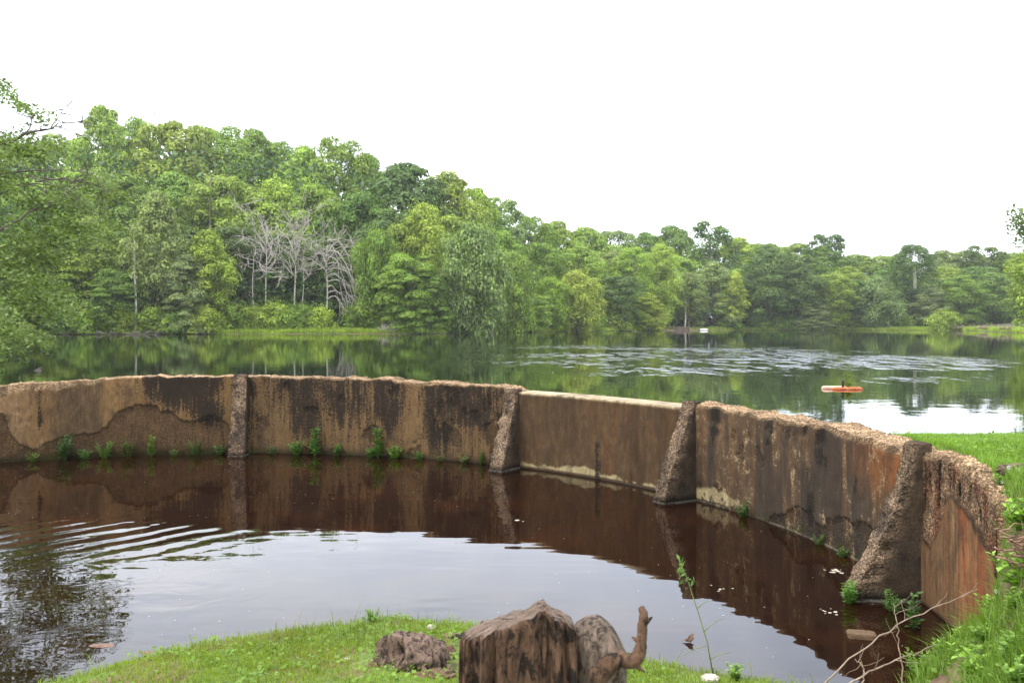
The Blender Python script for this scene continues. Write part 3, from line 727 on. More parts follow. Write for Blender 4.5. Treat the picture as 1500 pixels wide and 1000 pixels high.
# ------------------------------------------------------------------ trees of the far shore
def crown(name, seed, H, R_, base, prof, nl, lr, lpl, ls, flat=.65, style='round'):
    rg = np.random.default_rng(seed)
    PP = []; NN = []; SZ = []; TT = []; lobes = []
    for k in range(nl):
        t = (k + rg.random()) / nl
        t = t ** .9
        z = base * H + t * H * (1 - base)
        pr = np.interp(t, [0, .15, .3, .45, .6, .75, .9, 1], prof)
        phi = k * 2.39996 + rg.normal(0, .35)
        rho = math.sqrt(rg.uniform(.18, 1)) * pr * R_ * rg.uniform(.85, 1.1)
        c = np.array([rho * math.cos(phi), rho * math.sin(phi), z])
        L = lr * R_ * rg.uniform(.65, 1.35) * (.55 + .45 * pr)
        lobes.append(c)
        n = int(lpl * rg.uniform(.7, 1.3))
        u = unit(rg.normal(size=(n, 3))); u[:, 2] = np.where(u[:, 2] < -.35, -u[:, 2], u[:, 2])
        rr_ = rg.uniform(.62, 1.1, n) ** .5 * (1 + .16 * np.sin(u[:, 0] * 9 + k) * np.sin(u[:, 1] * 9) )
        p = c + u * np.array([1, 1, flat]) * L * rr_[:, None]
        if style == 'willow':
            p[:, 2] -= rg.exponential(.5, n); 
        if style == 'layer':
            p[:, 2] -= .12 * ((p[:, 0] - c[0]) ** 2 + (p[:, 1] - c[1]) ** 2)
        nn = u * np.array([1, 1, 1.2]) + rg.normal(0, .33, (n, 3)) + np.array([0, 0, .3])
        PP.append(p); NN.append(nn); SZ.append(ls * rg.uniform(.55, 1.5, n))
    lc = np.array(lobes); n = nl * 110      # looser leaves that feather the outline and fill the inside
    u = unit(rg.normal(size=(n, 3))); c = lc[rg.integers(0, nl, n)]
    p = c + u * np.array([1, 1, flat + .15]) * (lr * R_ * rg.uniform(.2, 1.5, n))[:, None]
    PP.append(p); NN.append(u + rg.normal(0, .6, (n, 3)) + np.array([0, 0, .4])); SZ.append(ls * rg.uniform(.45, 1.0, n))
    PP = np.vstack(PP); NN = np.vstack(NN); SZ = np.concatenate(SZ)
    ok = PP[:, 2] > .1
    PP, NN, SZ = PP[ok], NN[ok], SZ[ok]
    if style == 'willow':
        tang = np.array([0, 0, -1.]) + rg.normal(0, .35, PP.shape); V, Q, va = leaves(PP, NN, SZ, 2.1, np.cross(NN, np.cross(tang, NN)), rg=rg)
    else: V, Q, va = leaves(PP, NN, SZ, 1.5, rg=rg)
    me = mesh_np(name, V, Q, None, M_leaf, False, {'v': va})
    mb = MB()
    zz = np.linspace(0, .82 * H, 9)
    path = np.stack([.03 * H * np.sin(zz / H * 3 + seed), .03 * H * np.cos(zz / H * 2.5 + seed) - .03 * H * math.cos(seed), zz], 1)
    path[:, 0] -= path[0, 0]
    mb.tube(path, np.linspace(.021 * H, .004 * H, 9) * np.array([1.35] + [1] * 8), 8)
    for k in rg.choice(len(lobes), min(14, len(lobes)), replace=False):
        c = lobes[k]; zb = max(c[2] - np.hypot(c[0], c[1]) * .7 - .05 * H, .12 * H)
        b = np.array([np.interp(zb, zz, path[:, 0]), np.interp(zb, zz, path[:, 1]), zb])
        s = np.linspace(0, 1, 5)[:, None]; pth = b + (c - b) * s + np.array([0, 0, 1.]) * (np.sin(s * math.pi) * .04 * H * rg.uniform(-.3, 1)) + rg.normal(0, .08, (5, 3)) * s * (1 - s) * 4
        mb.tube(pth, np.linspace(.0075, .002, 5) * H, 5)
    tm = mb.mesh(name + '_trunk', M_bark, True)
    return dict(crown=me, trunk=tm, H=H, R=R_)
RND = [.45, .75, .92, 1, .95, .8, .52, .15]; TALL = [.5, .8, .95, 1, .85, .62, .38, .1]; VASE = [.3, .5, .7, .88, 1, .95, .7, .25]; FULL = [.95, 1, 1, .95, .88, .72, .48, .12]; BROAD = [.5, .8, .95, 1, 1, .92, .72, .35]; DOME = [1, 1, .98, .93, .84, .7, .5, .2]
VAR = {
 'oak': [crown('oak_crown', 11, 16, 5.5, .10, RND, 46, .36, 569, 0.26, .6), crown('oak_crown', 12, 16, 5.5, .08, VASE, 44, .37, 569, 0.26, .6), crown('oak_crown', 13, 16, 5.5, .05, FULL, 50, .34, 532, 0.25, .6), crown('oak_crown', 14, 16, 5.5, .08, RND, 38, .40, 668, 0.26, .55)],
 'poplar': [crown('poplar_crown', 21, 20, 4.6, .12, RND, 60, .34, 446, 0.25, .8), crown('poplar_crown', 22, 20, 4.6, .1, BROAD, 60, .34, 446, 0.24, .8), crown('poplar_crown', 23, 20, 4.6, .1, BROAD, 54, .36, 470, 0.24, .9)],
 'willow': [crown('willow_crown', 31, 13, 5, .06, BROAD, 56, .32, 260, .30, .8, 'willow'), crown('willow_crown', 32, 13, 5, .04, RND, 54, .33, 260, .30, .8, 'willow')],
 'layer': [crown('maple_crown', 41, 14, 5.2, .03, FULL, 60, .36, 470, 0.24, .28, 'layer'), crown('maple_crown', 42, 14, 5.2, .03, BROAD, 60, .36, 470, 0.24, .30, 'layer')],
 'wispy': [crown('airy_crown', 51, 16, 4.5, .35, VASE, 34, .24, 95, .36), crown('airy_crown', 52, 16, 4.5, .3, BROAD, 36, .24, 95, .36)],
 'birch': [crown('birch_crown', 61, 15, 4, .24, TALL, 70, .29, 160, .28, .75)],
 'shrub': [crown('shrub_crown', 71, 3.2, 2.6, .0, DOME, 26, .40, 120, .26), crown('shrub_crown', 72, 3.2, 2.6, .0, FULL, 26, .38, 120, .24)],
}
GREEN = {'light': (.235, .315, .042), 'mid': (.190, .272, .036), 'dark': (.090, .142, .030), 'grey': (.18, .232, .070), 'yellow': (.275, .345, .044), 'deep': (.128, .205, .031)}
NAMES = {'oak': 'broadleaf_tree', 'poplar': 'poplar_tree', 'willow': 'willow_tree', 'layer': 'maple_tree', 'wispy': 'thin_tree', 'birch': 'birch_tree', 'shrub': 'shrub'}
cnt = {}
def tree(sp, px, top, wpx, colr, back, label, group, lean=0.0, bark=None):
    Y = float(treeY(px) + back)
    X = (px - 750) / F * Y; z = float(ground(X, Y)) - .1
    Ht = CAMZ - (top - HOR) / F * Y - z
    Rw = wpx * .5 / F * Y
    k = cnt.get(sp, 0); cnt[sp] = k + 1
    wide = {SK: 1.5, MD: 1.3}.get(group, .98)
    d = VAR[sp][k % len(VAR[sp])]
    root = empty(NAMES[sp], (X, Y, z), (k * 2.4) % 6.28)
    tagk(root, label, 'shrub' if sp == 'shrub' else 'tree', group)
    r2 = random.Random(k * 13 + int(px))
    sx, sz = Rw / d['R'] * wide, Ht / d['H'] * .98
    if sp != 'shrub':
        t = link('trunk', d['trunk'], root); t.scale = (sx * .9, sx * .9, sz)
        if bark:
            t.data = d['trunk'].copy(); t.data.materials.clear(); t.data.materials.append(bark)
    c = link('crown' if sp != 'shrub' else 'foliage', d['crown'], root); c.scale = (sx, sx, sz)
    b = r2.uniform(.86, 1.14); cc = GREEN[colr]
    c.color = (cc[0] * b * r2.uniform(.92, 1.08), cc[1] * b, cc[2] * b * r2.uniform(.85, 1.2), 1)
    if lean: root.rotation_euler = (0, lean, 0)
    return root

FR = 'trees along the far shore'; SK = 'treetops on the skyline of the wood'; MD = 'trees in the middle of the wood'
front = [
 ('layer', -30, 330, 130, 'deep', 5, 'dense green maple half hidden behind the drooping near tree'),
 ('layer', 55, 350, 120, 'mid', 4, 'layered maple at the water behind the tips of the near tree'),
 ('layer', 128, 318, 125, 'mid', 6, 'broad layered maple left of the white-trunked birch, boughs to the ground'),
 ('layer', 168, 395, 80, 'deep', 2, 'low dark maple between the layered maple and the birch'),
 ('birch', 228, 284, 84, 'grey', 3, 'grey green birch with a straight pale trunk on its left side'),
 ('birch', 304, 340, 78, 'light', 3, 'small light green birch leaning between the pale-trunked birch and the dead trees'),
 ('layer', 272, 372, 70, 'grey', 2, 'bushy grey green tree nestled between the two birches'),
 ('willow', 552, 342, 70, 'mid', 6, 'soft round green tree just right of the drooping dead tree'),
 ('layer', 600, 372, 96, 'mid', 2, 'leafy low-boughed tree overhanging the shore right of the dead trees'),
 ('layer', 632, 395, 60, 'deep', 1, 'small dark tree at the tip of the grassy point'),
 ('oak', 618, 300, 90, 'light', 10, 'bright leafy tree rising behind the low-boughed shore tree'),
 ('willow', 692, 330, 112, 'grey', -8, 'large grey willow hanging over the water beyond the grassy point'),
 ('willow', 752, 374, 76, 'light', -6, 'light green willow with a leaning bare trunk, right of the grey willow'),
 ('willow', 846, 398, 78, 'yellow', -2, 'yellow green billowing willow midway along the far shore'),
 ('willow', 806, 408, 60, 'light', 2, 'pale willow tucked against the left of the yellow billowing willow'),
 ('layer', 778, 430, 60, 'mid', 0, 'low green tree under the leaning willow'),
 ('oak', 905, 405, 74, 'dark', 3, 'dark blue green tree right of the yellow billowing willow'),
 ('poplar', 968, 358, 62, 'yellow', 6, 'yellow green pointed tree left of the bare clearing'),
 ('poplar', 926, 365, 60, 'light', 8, 'light green tree behind the dark one by the yellow willow'),
 ('layer', 950, 428, 52, 'yellow', 0, 'little bright yellow tree at the left edge of the clearing'),
 ('birch', 1008, 400, 58, 'grey', 8, 'slender forked birch with a white trunk in the clearing'),
 ('oak', 1046, 385, 74, 'grey', 8, 'grey olive tree shading the right side of the clearing'),
 ('layer', 1070, 398, 48, 'yellow', 4, 'narrow bright green tree right of the clearing'),
 ('oak', 1122, 362, 84, 'dark', 4, 'big dark oak with a rounded top, right of the clearing'),
 ('oak', 1168, 385, 80, 'dark', 3, 'second dark oak, lower and leaning right beside the big rounded one'),
 ('oak', 1222, 402, 66, 'mid', 2, 'mid green tree right of the two dark oaks'),
 ('layer', 1190, 440, 54, 'grey', 0, 'low spreading tree at the foot of the dark oaks'),
 ('willow', 1285, 408, 74, 'grey', 2, 'feathery grey green tree above the floating orange boat'),
 ('layer', 1252, 410, 50, 'dark', 4, 'dark layered tree just left of the feathery grey one'),
 ('poplar', 1338, 360, 70, 'dark', 6, 'tall dark tree with a broken white trunk showing'),
 ('oak', 1362, 418, 58, 'grey', 2, 'grey round tree beneath the tall broken-trunked one'),
 ('oak', 1408, 405, 70, 'mid', 2, 'round mid green tree behind the far right marsh'),
 ('oak', 1455, 400, 76, 'deep', 4, 'deep green tree near the right edge behind the marsh debris'),
]
for a in front: tree(*a, FR)
sky_ = [
 ('poplar', -60, 205, 90, 'mid', 60, 'treetop behind the upper boughs of the drooping near tree'),
 ('poplar', 20, 215, 80, 'light', 60, 'treetop showing between the dead branches of the near tree'),
 ('poplar', 90, 205, 80, 'light', 62, 'rounded treetop just left of the highest point of the wood'),
 ('poplar', 152, 158, 56, 'light', 50, 'highest pointed treetop of the whole wood, at its left end'),
 ('poplar', 198, 178, 50, 'mid', 62, 'dark pointed treetop right beside the highest one'),
 ('oak', 255, 184, 96, 'light', 52, 'wide pale treetop on the skyline above the birches'),
 ('poplar', 318, 190, 70, 'light', 60, 'pale treetop on the skyline left of the dead trees'),
 ('poplar', 374, 193, 62, 'mid', 66, 'upright treetop on the skyline straight above the leftmost dead tree'),
 ('poplar', 408, 212, 50, 'mid', 72, 'greyish spiky treetop on the skyline above the middle dead tree'),
 ('oak', 448, 218, 70, 'light', 56, 'soft rounded treetop in the skyline dip above the dead trees'),
 ('poplar', 492, 206, 62, 'mid', 58, 'raised treetop on the skyline above the drooping dead tree'),
 ('poplar', 535, 228, 60, 'mid', 62, 'treetop on the skyline where the wood begins to fall to the right'),
 ('oak', 592, 244, 110, 'dark', 34, 'massive dark oak top on the falling skyline'),
 ('oak', 655, 256, 80, 'light', 36, 'airy light treetop right of the massive dark oak'),
 ('oak', 690, 278, 56, 'light', 30, 'bright treetop with gaps on the falling skyline'),
 ('wispy', 738, 290, 64, 'grey', 34, 'thin see-through grey treetop standing over the willows'),
 ('oak', 716, 305, 56, 'deep', 26, 'dark treetop under the thin see-through one'),
 ('poplar', 778, 320, 50, 'mid', 40, 'spiky small treetop right of the thin see-through one'),
 ('oak', 815, 328, 60, 'mid', 44, 'treetop on the skyline left above the yellow willow'),
 ('oak', 858, 334, 62, 'mid', 48, 'treetop on the skyline right above the yellow willow'),
 ('oak', 900, 340, 60, 'grey', 52, 'low grey treetop at the lowest dip of the middle skyline'),
 ('oak', 946, 343, 60, 'deep', 48, 'dark green treetop behind the pointed yellow tree'),
 ('oak', 985, 334, 62, 'deep', 44, 'dark bushy treetop on the skyline over the clearing'),
 ('wispy', 1030, 328, 70, 'dark', 40, 'open dark treetop with sky between its boughs, over the clearing'),
 ('oak', 1078, 350, 60, 'light', 40, 'light treetop right of the open dark one'),
 ('oak', 1118, 358, 60, 'mid', 44, 'treetop behind the big rounded dark oak'),
 ('wispy', 1212, 342, 52, 'dark', 36, 'tufted dark treetop standing alone above the right skyline'),
 ('oak', 1205, 362, 70, 'deep', 34, 'dark crown below the lone tufted treetop'),
 ('oak', 1165, 360, 64, 'mid', 46, 'treetop behind the leaning second dark oak'),
 ('oak', 1258, 374, 70, 'mid', 44, 'flat low treetop above the feathery grey tree'),
 ('oak', 1300, 376, 66, 'mid', 46, 'flat low treetop left of the broken-trunked tree'),
 ('oak', 1380, 369, 66, 'grey', 40, 'grey treetop right of the broken-trunked tree'),
 ('wispy', 1442, 361, 56, 'dark', 36, 'small ragged dark treetop near the right end of the skyline'),
 ('oak', 1420, 370, 66, 'mid', 44, 'treetop just left of the small ragged dark one'),
 ('oak', 1480, 372, 66, 'deep', 40, 'treetop at the right edge of the picture'),
]
for a in sky_: tree(*a, SK)
mid_ = [
 ('oak', 30, 265, 110, 'mid', 26, 'full green tree on the slope behind the near tree'),
 ('oak', 105, 255, 110, 'mid', 28, 'full green tree on the slope above the broad layered maple'),
 ('oak', 185, 262, 92, 'deep', 24, 'deep green tree on the slope above the birch'),
 ('oak', 258, 255, 92, 'mid', 30, 'tree on the slope over the gap between the birches'),
 ('oak', 330, 262, 96, 'light', 26, 'light tree on the slope left above the dead trees'),
 ('oak', 400, 268, 92, 'light', 28, 'light tree on the slope right behind the crowns of the dead trees'),
 ('oak', 465, 275, 90, 'mid', 24, 'mid green tree on the slope behind the drooping dead tree'),
 ('oak', 525, 285, 86, 'deep', 22, 'deep green tree on the slope left under the massive oak'),
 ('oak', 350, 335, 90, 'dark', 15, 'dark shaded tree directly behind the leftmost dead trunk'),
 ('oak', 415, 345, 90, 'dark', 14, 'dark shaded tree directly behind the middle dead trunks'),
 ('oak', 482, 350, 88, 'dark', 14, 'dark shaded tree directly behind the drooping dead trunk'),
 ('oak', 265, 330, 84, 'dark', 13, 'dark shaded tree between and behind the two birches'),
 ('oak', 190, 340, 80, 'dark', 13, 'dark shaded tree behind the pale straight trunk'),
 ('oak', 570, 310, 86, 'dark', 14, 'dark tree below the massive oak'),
 ('oak', 665, 320, 80, 'light', 16, 'light tree between the bright leafy tree and the grey willow'),
 ('oak', 730, 340, 70, 'mid', 14, 'tree between the grey willow and the leaning willow'),
 ('oak', 790, 358, 72, 'mid', 18, 'tree over the leaning willow, below the skyline'),
 ('oak', 850, 362, 72, 'light', 22, 'light rounded tree over the yellow billowing willow'),
 ('oak', 898, 370, 66, 'grey', 22, 'grey tree over the dark one right of the yellow willow'),
 ('oak', 1000, 378, 70, 'light', 24, 'light tree standing behind the clearing'),
 ('oak', 1092, 392, 60, 'deep', 14, 'deep green tree between the clearing and the big dark oak'),
 ('oak', 1240, 392, 64, 'mid', 18, 'tree behind the dark layered one'),
 ('oak', 1300, 398, 66, 'deep', 16, 'deep green tree behind the feathery grey one'),
 ('oak', 1382, 392, 64, 'mid', 18, 'tree between the broken-trunked one and the far right trees'),
 ('oak', 1430, 392, 64, 'deep', 20, 'deep green tree behind the far right marsh'),
 ('oak', 1500, 395, 70, 'deep', 14, 'deep green tree cut by the right edge'),
 ('oak', -90, 290, 110, 'deep', 20, 'deep green tree left of the frame behind the near tree'),
]
for a in mid_: tree(*a, MD)

shr = [(95, 455, 60, 'deep', 'dark bush above the driftwood at the left end of the shore'), (140, 450, 60, 'mid', 'bush over the longest driftwood tangle'),
 (182, 455, 46, 'light', 'bright bush left of the foot of the pale birch trunk'), (225, 452, 56, 'mid', 'bush at the foot of the pale-trunked birch'),
 (262, 458, 46, 'deep', 'dark bush between the feet of the two birches'), (300, 452, 56, 'light', 'bush under the small leaning birch'),
 (338, 446, 56, 'light', 'light bush left of the leftmost dead trunk'), (372, 450, 46, 'yellow', 'yellowish bush at the foot of the leftmost dead trunk'),
 (402, 446, 50, 'light', 'bush between the leftmost and the middle dead trunks'), (440, 448, 52, 'mid', 'bush at the foot of the middle dead trunks'),
 (470, 452, 40, 'yellow', 'small yellowish bush left of the drooping dead tree'), (535, 440, 62, 'mid', 'large bush right of the drooping dead tree'),
 (575, 445, 60, 'deep', 'dark bush on the grassy point'), (610, 450, 56, 'mid', 'bush at the outer end of the grassy point'),
 (665, 456, 50, 'deep', 'dark bush below the large grey willow'), (735, 462, 40, 'light', 'bush under the trunk of the leaning willow'),
 (830, 455, 40, 'grey', 'brownish grey bush at the foot of the yellow willow'), (868, 460, 40, 'mid', 'bush right of the yellow willow'),
 (902, 452, 44, 'yellow', 'bright low bush under the dark blue green tree'), (935, 456, 44, 'mid', 'bush at the left of the clearing'),
 (1068, 462, 34, 'deep', 'dark bush right of the white boat'), (1110, 464, 34, 'mid', 'small bush under the big dark oak'),
 (1150, 462, 40, 'deep', 'bush between the two dark oaks'), (1180, 466, 30, 'mid', 'small bush at the waterside below the second dark oak'),
 (1240, 464, 34, 'yellow', 'bright little bush left of the feathery grey tree'), (1275, 463, 34, 'grey', 'bush at the foot of the feathery grey tree'),
 (1320, 462, 40, 'mid', 'bush left below the broken-trunked tree'), (1382, 457, 46, 'light', 'rounded bush standing forward at the water before the marsh'),
 (1425, 462, 40, 'deep', 'bush at the back of the marsh'), (1470, 462, 44, 'deep', 'bush near the right edge behind the marsh debris')]
for (px, top, w_, colr, lab) in shr: tree('shrub', px, top, w_, colr, (4.5 if 320 < px < 650 else 1.2 if px < 320 else 3.0) if px != 1382 else -14, lab, 'bushes along the far shore')

# trees at the right edge, nearer than the far shore
def right_tree():
    pass
tr = tree('oak', 1562, 330, 150, 'mid', -120, 'nearer tree cut by the right edge, one bough reaching into the sky', 'trees at the right edge')

# dark undergrowth mass and the far-off wood behind the counted trees
rg = np.random.default_rng(77)
n = 42000
upx = rg.uniform(-140, 1620, n); back = rg.uniform(5, 34, n); uY = treeY(upx) + back
ux = (upx - 750) / F * uY; gz = ground(ux, uY)
ok = ~((upx > 960) & (upx < 1045) & (back < 16)); ux, uY, gz, upx = ux[ok], uY[ok], gz[ok], upx[ok]
hmax = np.where(upx < 720, 8.5, 7)
P = np.stack([ux, uY, gz + rg.random(len(ux)) ** 1.3 * hmax], 1)
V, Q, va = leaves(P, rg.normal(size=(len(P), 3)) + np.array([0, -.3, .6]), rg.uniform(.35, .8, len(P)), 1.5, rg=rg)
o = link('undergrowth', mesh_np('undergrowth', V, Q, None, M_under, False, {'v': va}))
tagk(o, 'dark tangled undergrowth filling the floor of the wood', 'undergrowth', kind='stuff')
n = 60000
upx = rg.uniform(-260, 1720, n); back = rg.uniform(36, 110, n); uY = treeY(upx) + back
ux = (upx - 750) / F * uY; gz = ground(ux, uY)
skyY = np.interp(upx, [-200, 150, 330, 500, 640, 740, 830, 950, 1100, 1300, 1500], [230, 215, 225, 245, 290, 335, 350, 362, 368, 385, 385])
hm = CAMZ + (HOR - skyY) / F * uY - gz
P = np.stack([ux, uY, gz + rg.random(n) ** 1.5 * np.maximum(hm, 3)], 1)
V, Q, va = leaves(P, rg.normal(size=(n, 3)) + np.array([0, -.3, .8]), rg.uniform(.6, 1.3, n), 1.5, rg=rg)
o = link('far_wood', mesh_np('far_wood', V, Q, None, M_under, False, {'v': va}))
tagk(o, 'depth of the wood behind the counted trees', 'woods', kind='stuff')

# ------------------------------------------------------------------ bleached dead trees
def branch(mb, rg, p, d, L, r, depth, droop):
    n = 7; pts = [p]; d = np.array(d)
    for k in range(n - 1):
        d = unit(d + rg.normal(0, .17, 3) + np.array([0, 0, droop * .16])); p = p + d * L / (n - 1); pts.append(p)
    mb.tube(np.array(pts), np.linspace(r, r * .35, n), 5 if r < .12 else 7)
    if depth <= 0: return
    for k in range(rg.integers(2, 5)):
        q = rg.integers(2, n); b = pts[q]; dd = unit(np.array(d) * .55 + rg.normal(0, .55, 3) * np.array([1, .8, .75]))
        branch(mb, rg, b, dd, L * rg.uniform(.42, .68), max(r * .58 * (1 - q / n * .35), min(r, .034)), depth - 1, droop)
def dead_tree(px, base, top, back, seed, label, spread=1.0, droop=.25, lean=0.0, low=.45, nb=13, r0=.21):
    rg = np.random.default_rng(seed)
    Y = float(treeY(px) + back); X = (px - 750) / F * Y; z = float(ground(X, Y)) - .1
    H = CAMZ - (top - HOR) / F * Y - z
    root = empty('dead_tree', (X, Y, z)); tagk(root, label, 'dead tree', 'bleached dead trees on the far shore')
    r0 *= .78
    s = np.linspace(0, 1, 10); path = np.stack([lean * s * H + .12 * np.sin(s * 7 + seed), .1 * np.sin(s * 5), s * H * .82], 1)
    mb = MB(); mb.tube(path, np.linspace(r0, r0 * .3, 10) * np.array([1.3] + [1] * 9), 8); mb.build('trunk', M_dead, root, True)
    mb = MB()
    for k in range(nb):
        f = rg.uniform(low, .98); b = np.array([np.interp(f, s, path[:, 0]), np.interp(f, s, path[:, 1]), f * H * .82])
        a = k * 2.4 + rg.normal(0, .4)
        up = np.interp(f, [low, 1], [.1, 1.0]) + (.3 if droop >= 0 else -.25)
        branch(mb, rg, b, unit(np.array([math.cos(a), math.sin(a) * .8, up])), H * .30 * spread * rg.uniform(.6, 1.3), r0 * .46, 2, droop)
    mb.build('limbs', M_dead, root, True)
dead_tree(371, 448, 345, 5.8, 1, 'thin dead tree with crooked low limbs, leftmost of the bleached ones', .75, -.2, 0, .5, 8, .15)
dead_tree(391, 448, 312, 6.6, 2, 'tall straight bleached dead tree with wide grey crown, beside the thin leftmost one', 1.05, .2, -.01, .55, 14, .2)
dead_tree(432, 462, 318, 5.6, 3, 'bleached dead tree with upswept antler limbs in the middle of the group', 1.0, .5, .0, .5, 13, .2)
dead_tree(441, 458, 340, 6.6, 4, 'slim dead trunk leaning close beside the antler-limbed one', .8, .3, .03, .55, 7, .14)
dead_tree(477, 458, 332, 5.4, 5, 'dead tree whose bleached limbs droop to the ground on its right', 1.1, .1, .02, .55, 12, .19)
# drooping limbs of the last one
rg = np.random.default_rng(15)
last = [o for o in COL.objects if o.name.startswith('dead_tree')][-1]
mb = MB()
for k in range(11):
    Y0 = last.location.y; Hs = 13 - k * .85
    a = np.linspace(0, 1, 9); reach = rg.uniform(1.6, 5.6)
    p = np.stack([.2 + reach * np.sin(a * 1.35), rg.uniform(-1.4, 1.4) * a, Hs - (Hs - rg.uniform(.8, 3)) * a ** 2.0 + .9 * np.sin(a * 3.14)], 1)
    p += rg.normal(0, .20, p.shape) * a[:, None]
    mb.tube(p, np.linspace(.085, .03, 9), 5)
    for q in (4, 6):
        branch(mb, rg, p[q], unit(np.array([.7, 0, -.6]) + rg.normal(0, .3, 3)), 1.9, .035, 1, -.5)
o = mb.build('drooping_limbs', M_dead, last, True)
# broken white trunk (standing snag) in the right wood and bare trunks
def snag(px, base, top, back, r, label, mat, lean=0, tree_label=None):
    Y = float(treeY(px) + back); X = (px - 750) / F * Y
    zb = float(ground(X, Y)) - .1; zt = CAMZ - (top - HOR) / F * Y
    if base < 440: zb = CAMZ - (base - HOR) / F * Y
    s = np.linspace(0, 1, 8); P = np.stack([lean * s * (zt - zb) + .1 * np.sin(s * 6), 0 * s, s * (zt - zb)], 1)
    mb = MB(); mb.tube(P, np.linspace(r * 1.2, r * .75, 8), 8, rough=.15)
    mb.tube(P[-3] + np.linspace(0, 1, 4)[:, None] * np.array([r * 5, -r, r * 4]), np.linspace(r * .4, r * .15, 4), 6)
    if tree_label is None:
        o = mb.build('dead_tree', mat, None, True, (X, Y, zb)); tagk(o, label, 'dead tree'); return
    par = next(q for q in COL.objects if q.get('label') == tree_label)
    o = mb.build('bare_trunk', mat, par, True); o['label'] = label
    o.matrix_parent_inverse = (__import__('mathutils').Matrix.Translation(par.location) @ par.rotation_euler.to_matrix().to_4x4()).inverted(); o.location = (X, Y, zb)
snag(1340, 424, 392, 3.0, .4, 'broken white trunk', M_dead, 0, 'tall dark tree with a broken white trunk showing')
snag(198, 450, 352, .7, .15, 'straight pale trunk', M_birch, 0, 'grey green birch with a straight pale trunk on its left side')
snag(712, 470, 445, -11, .22, 'leaning pale bare trunk', M_birch, .45, 'light green willow with a leaning bare trunk, right of the grey willow')
snag(309, 470, 262, 22, .2, 'dark broken snag poking up in the slope left of the dead trees', M_bark)
snag(1003, 476, 432, 6, .17, 'thin white forked trunk', M_birch, .05, 'slender forked birch with a white trunk in the clearing')

# ------------------------------------------------------------------ driftwood, clearing, marsh
rg = np.random.default_rng(31)
drift = [(100, 22, 'long bleached driftwood log at the left end of the far shore'), (122, 16, 'tangled driftwood branch on top of the left shore pile'), (147, 10, 'dark upright root at the waterline left of the birch'),
         (186, 20, 'forked driftwood branch below the pale birch trunk'), (205, 18, 'crossed driftwood sticks right of the forked branch'), (240, 22, 'straight driftwood log below the bushy grey tree'),
         (280, 26, 'thin driftwood pole lying along the waterline under the small birch'), (222, 14, 'short stub of driftwood between the crossed sticks and the straight log'), (168, 12, 'gnarled driftwood root below the layered maple')]
for (px, L, lab) in drift:
    Y = float(shoreY(px)) + .2; X = (px - 750) / F * Y; Lm = L / F * Y
    mb = MB(); s = np.linspace(-.5, .5, 8)
    P = np.stack([s * Lm, .3 * np.sin(s * 5), .25 + .15 * np.sin(s * 6 + px) + .05 * rg.normal(size=8)], 1)
    mb.tube(P, np.linspace(.13, .06, 8), 6, rough=.3)
    for k in range(4):
        q = rg.integers(1, 7); branch(mb, rg, P[q], unit(rg.normal(size=3) * np.array([1, .5, .5]) + np.array([0, 0, .5])), Lm * .35, .05, 1, 0)
    tagk(mb.build('driftwood', M_dead, None, True, (X, Y, LAKE)), lab, 'driftwood', 'driftwood along the far waterline')
brush = [(572, 'heap of grey dead brush on the grassy point', 32, 20), (1412, 'low brown brush heap at the left of the marsh', 40, 8), (1450, 'brown tangle of dead sticks in the middle of the marsh', 46, 9), (1486, 'dark fallen log with branches at the right of the marsh', 40, 8)]
for (px, lab, wpx, hpx) in brush:
    Y = float(shoreY(px)) + (1.2 if px < 1000 else 4); X = (px - 750) / F * Y; w_ = wpx / F * Y; h_ = hpx / F * Y
    z0 = float(ground(X, Y)); mb = MB()
    for k in range(60):
        p0 = np.array([rg.uniform(-.5, .5) * w_, rg.uniform(-.8, .8), 0]); a = rg.uniform(-1.2, 1.2)
        p1 = p0 + np.array([math.sin(a) * w_ * .3, rg.normal(0, .3), abs(math.cos(a)) * h_ * rg.uniform(.5, 1)])
        mb.tube(np.array([p0, (p0 + p1) / 2 + rg.normal(0, .06, 3), p1]), [.05, .04, .02], 4)
    tagk(mb.build('brush_heap', M_dead if px < 1000 else M_twig, None, True, (X, Y, z0)), lab, 'brush heap')

M_timber = mat_simple('old_timber', (.10, .07, .055), (.17, .12, .10), 4, stretch=(1, 1, 6))
M_white = mat_simple('white_paint', (.70, .70, .68), (.8, .8, .78), 5, bstr=.05, rough=.5)
Yc = float(shoreY(990)) + .5; Xc = (992 - 750) / F * Yc
root = empty('timber_edging', (Xc, Yc, LAKE)); tagk(root, 'low dark timber edging at the waterside below the clearing', 'edging')
mb = MB()
for k in range(3): mb.box((0, 0, .15 + k * .24), (5.6, .2, .22))
mb.build('beam', M_timber, root)
for k in range(5):
    mb = MB(); mb.box((-2.6 + k * 1.3, -.17, .35), (.16, .12, 1.0)); mb.build('post', M_timber, root)
Yb = Yc + 3.0; Xb = (1031 - 750) / F * Yb
mb = MB(); nn_ = 15
s = np.linspace(-1, 1, nn_); ring = []
hull = MB()
VV = []
for q in s:
    wd_ = .55 * (1 - abs(q) ** 2.4) + .02; ht = .42 * (1 - .25 * q * q)
    for a in np.linspace(0, math.pi, 11): VV.append((q * 1.6, wd_ * math.cos(a), .05 + ht * math.sin(a) ** .8))
VV = np.array(VV)
i = np.arange(nn_ - 1)[:, None] * 11; j = np.arange(10)[None, :]
hull.add(VV, np.stack([i + j, i + j + 1, i + 11 + j + 1, i + 11 + j], -1).reshape(-1, 4))
root = empty('rowing_boat', (Xb, Yb, float(ground(Xb, Yb)) + .35), .25); tagk(root, 'small white upturned boat lying in the clearing', 'boat')
root.scale = (.62, .62, .62); hull.build('hull', M_white, root, True)
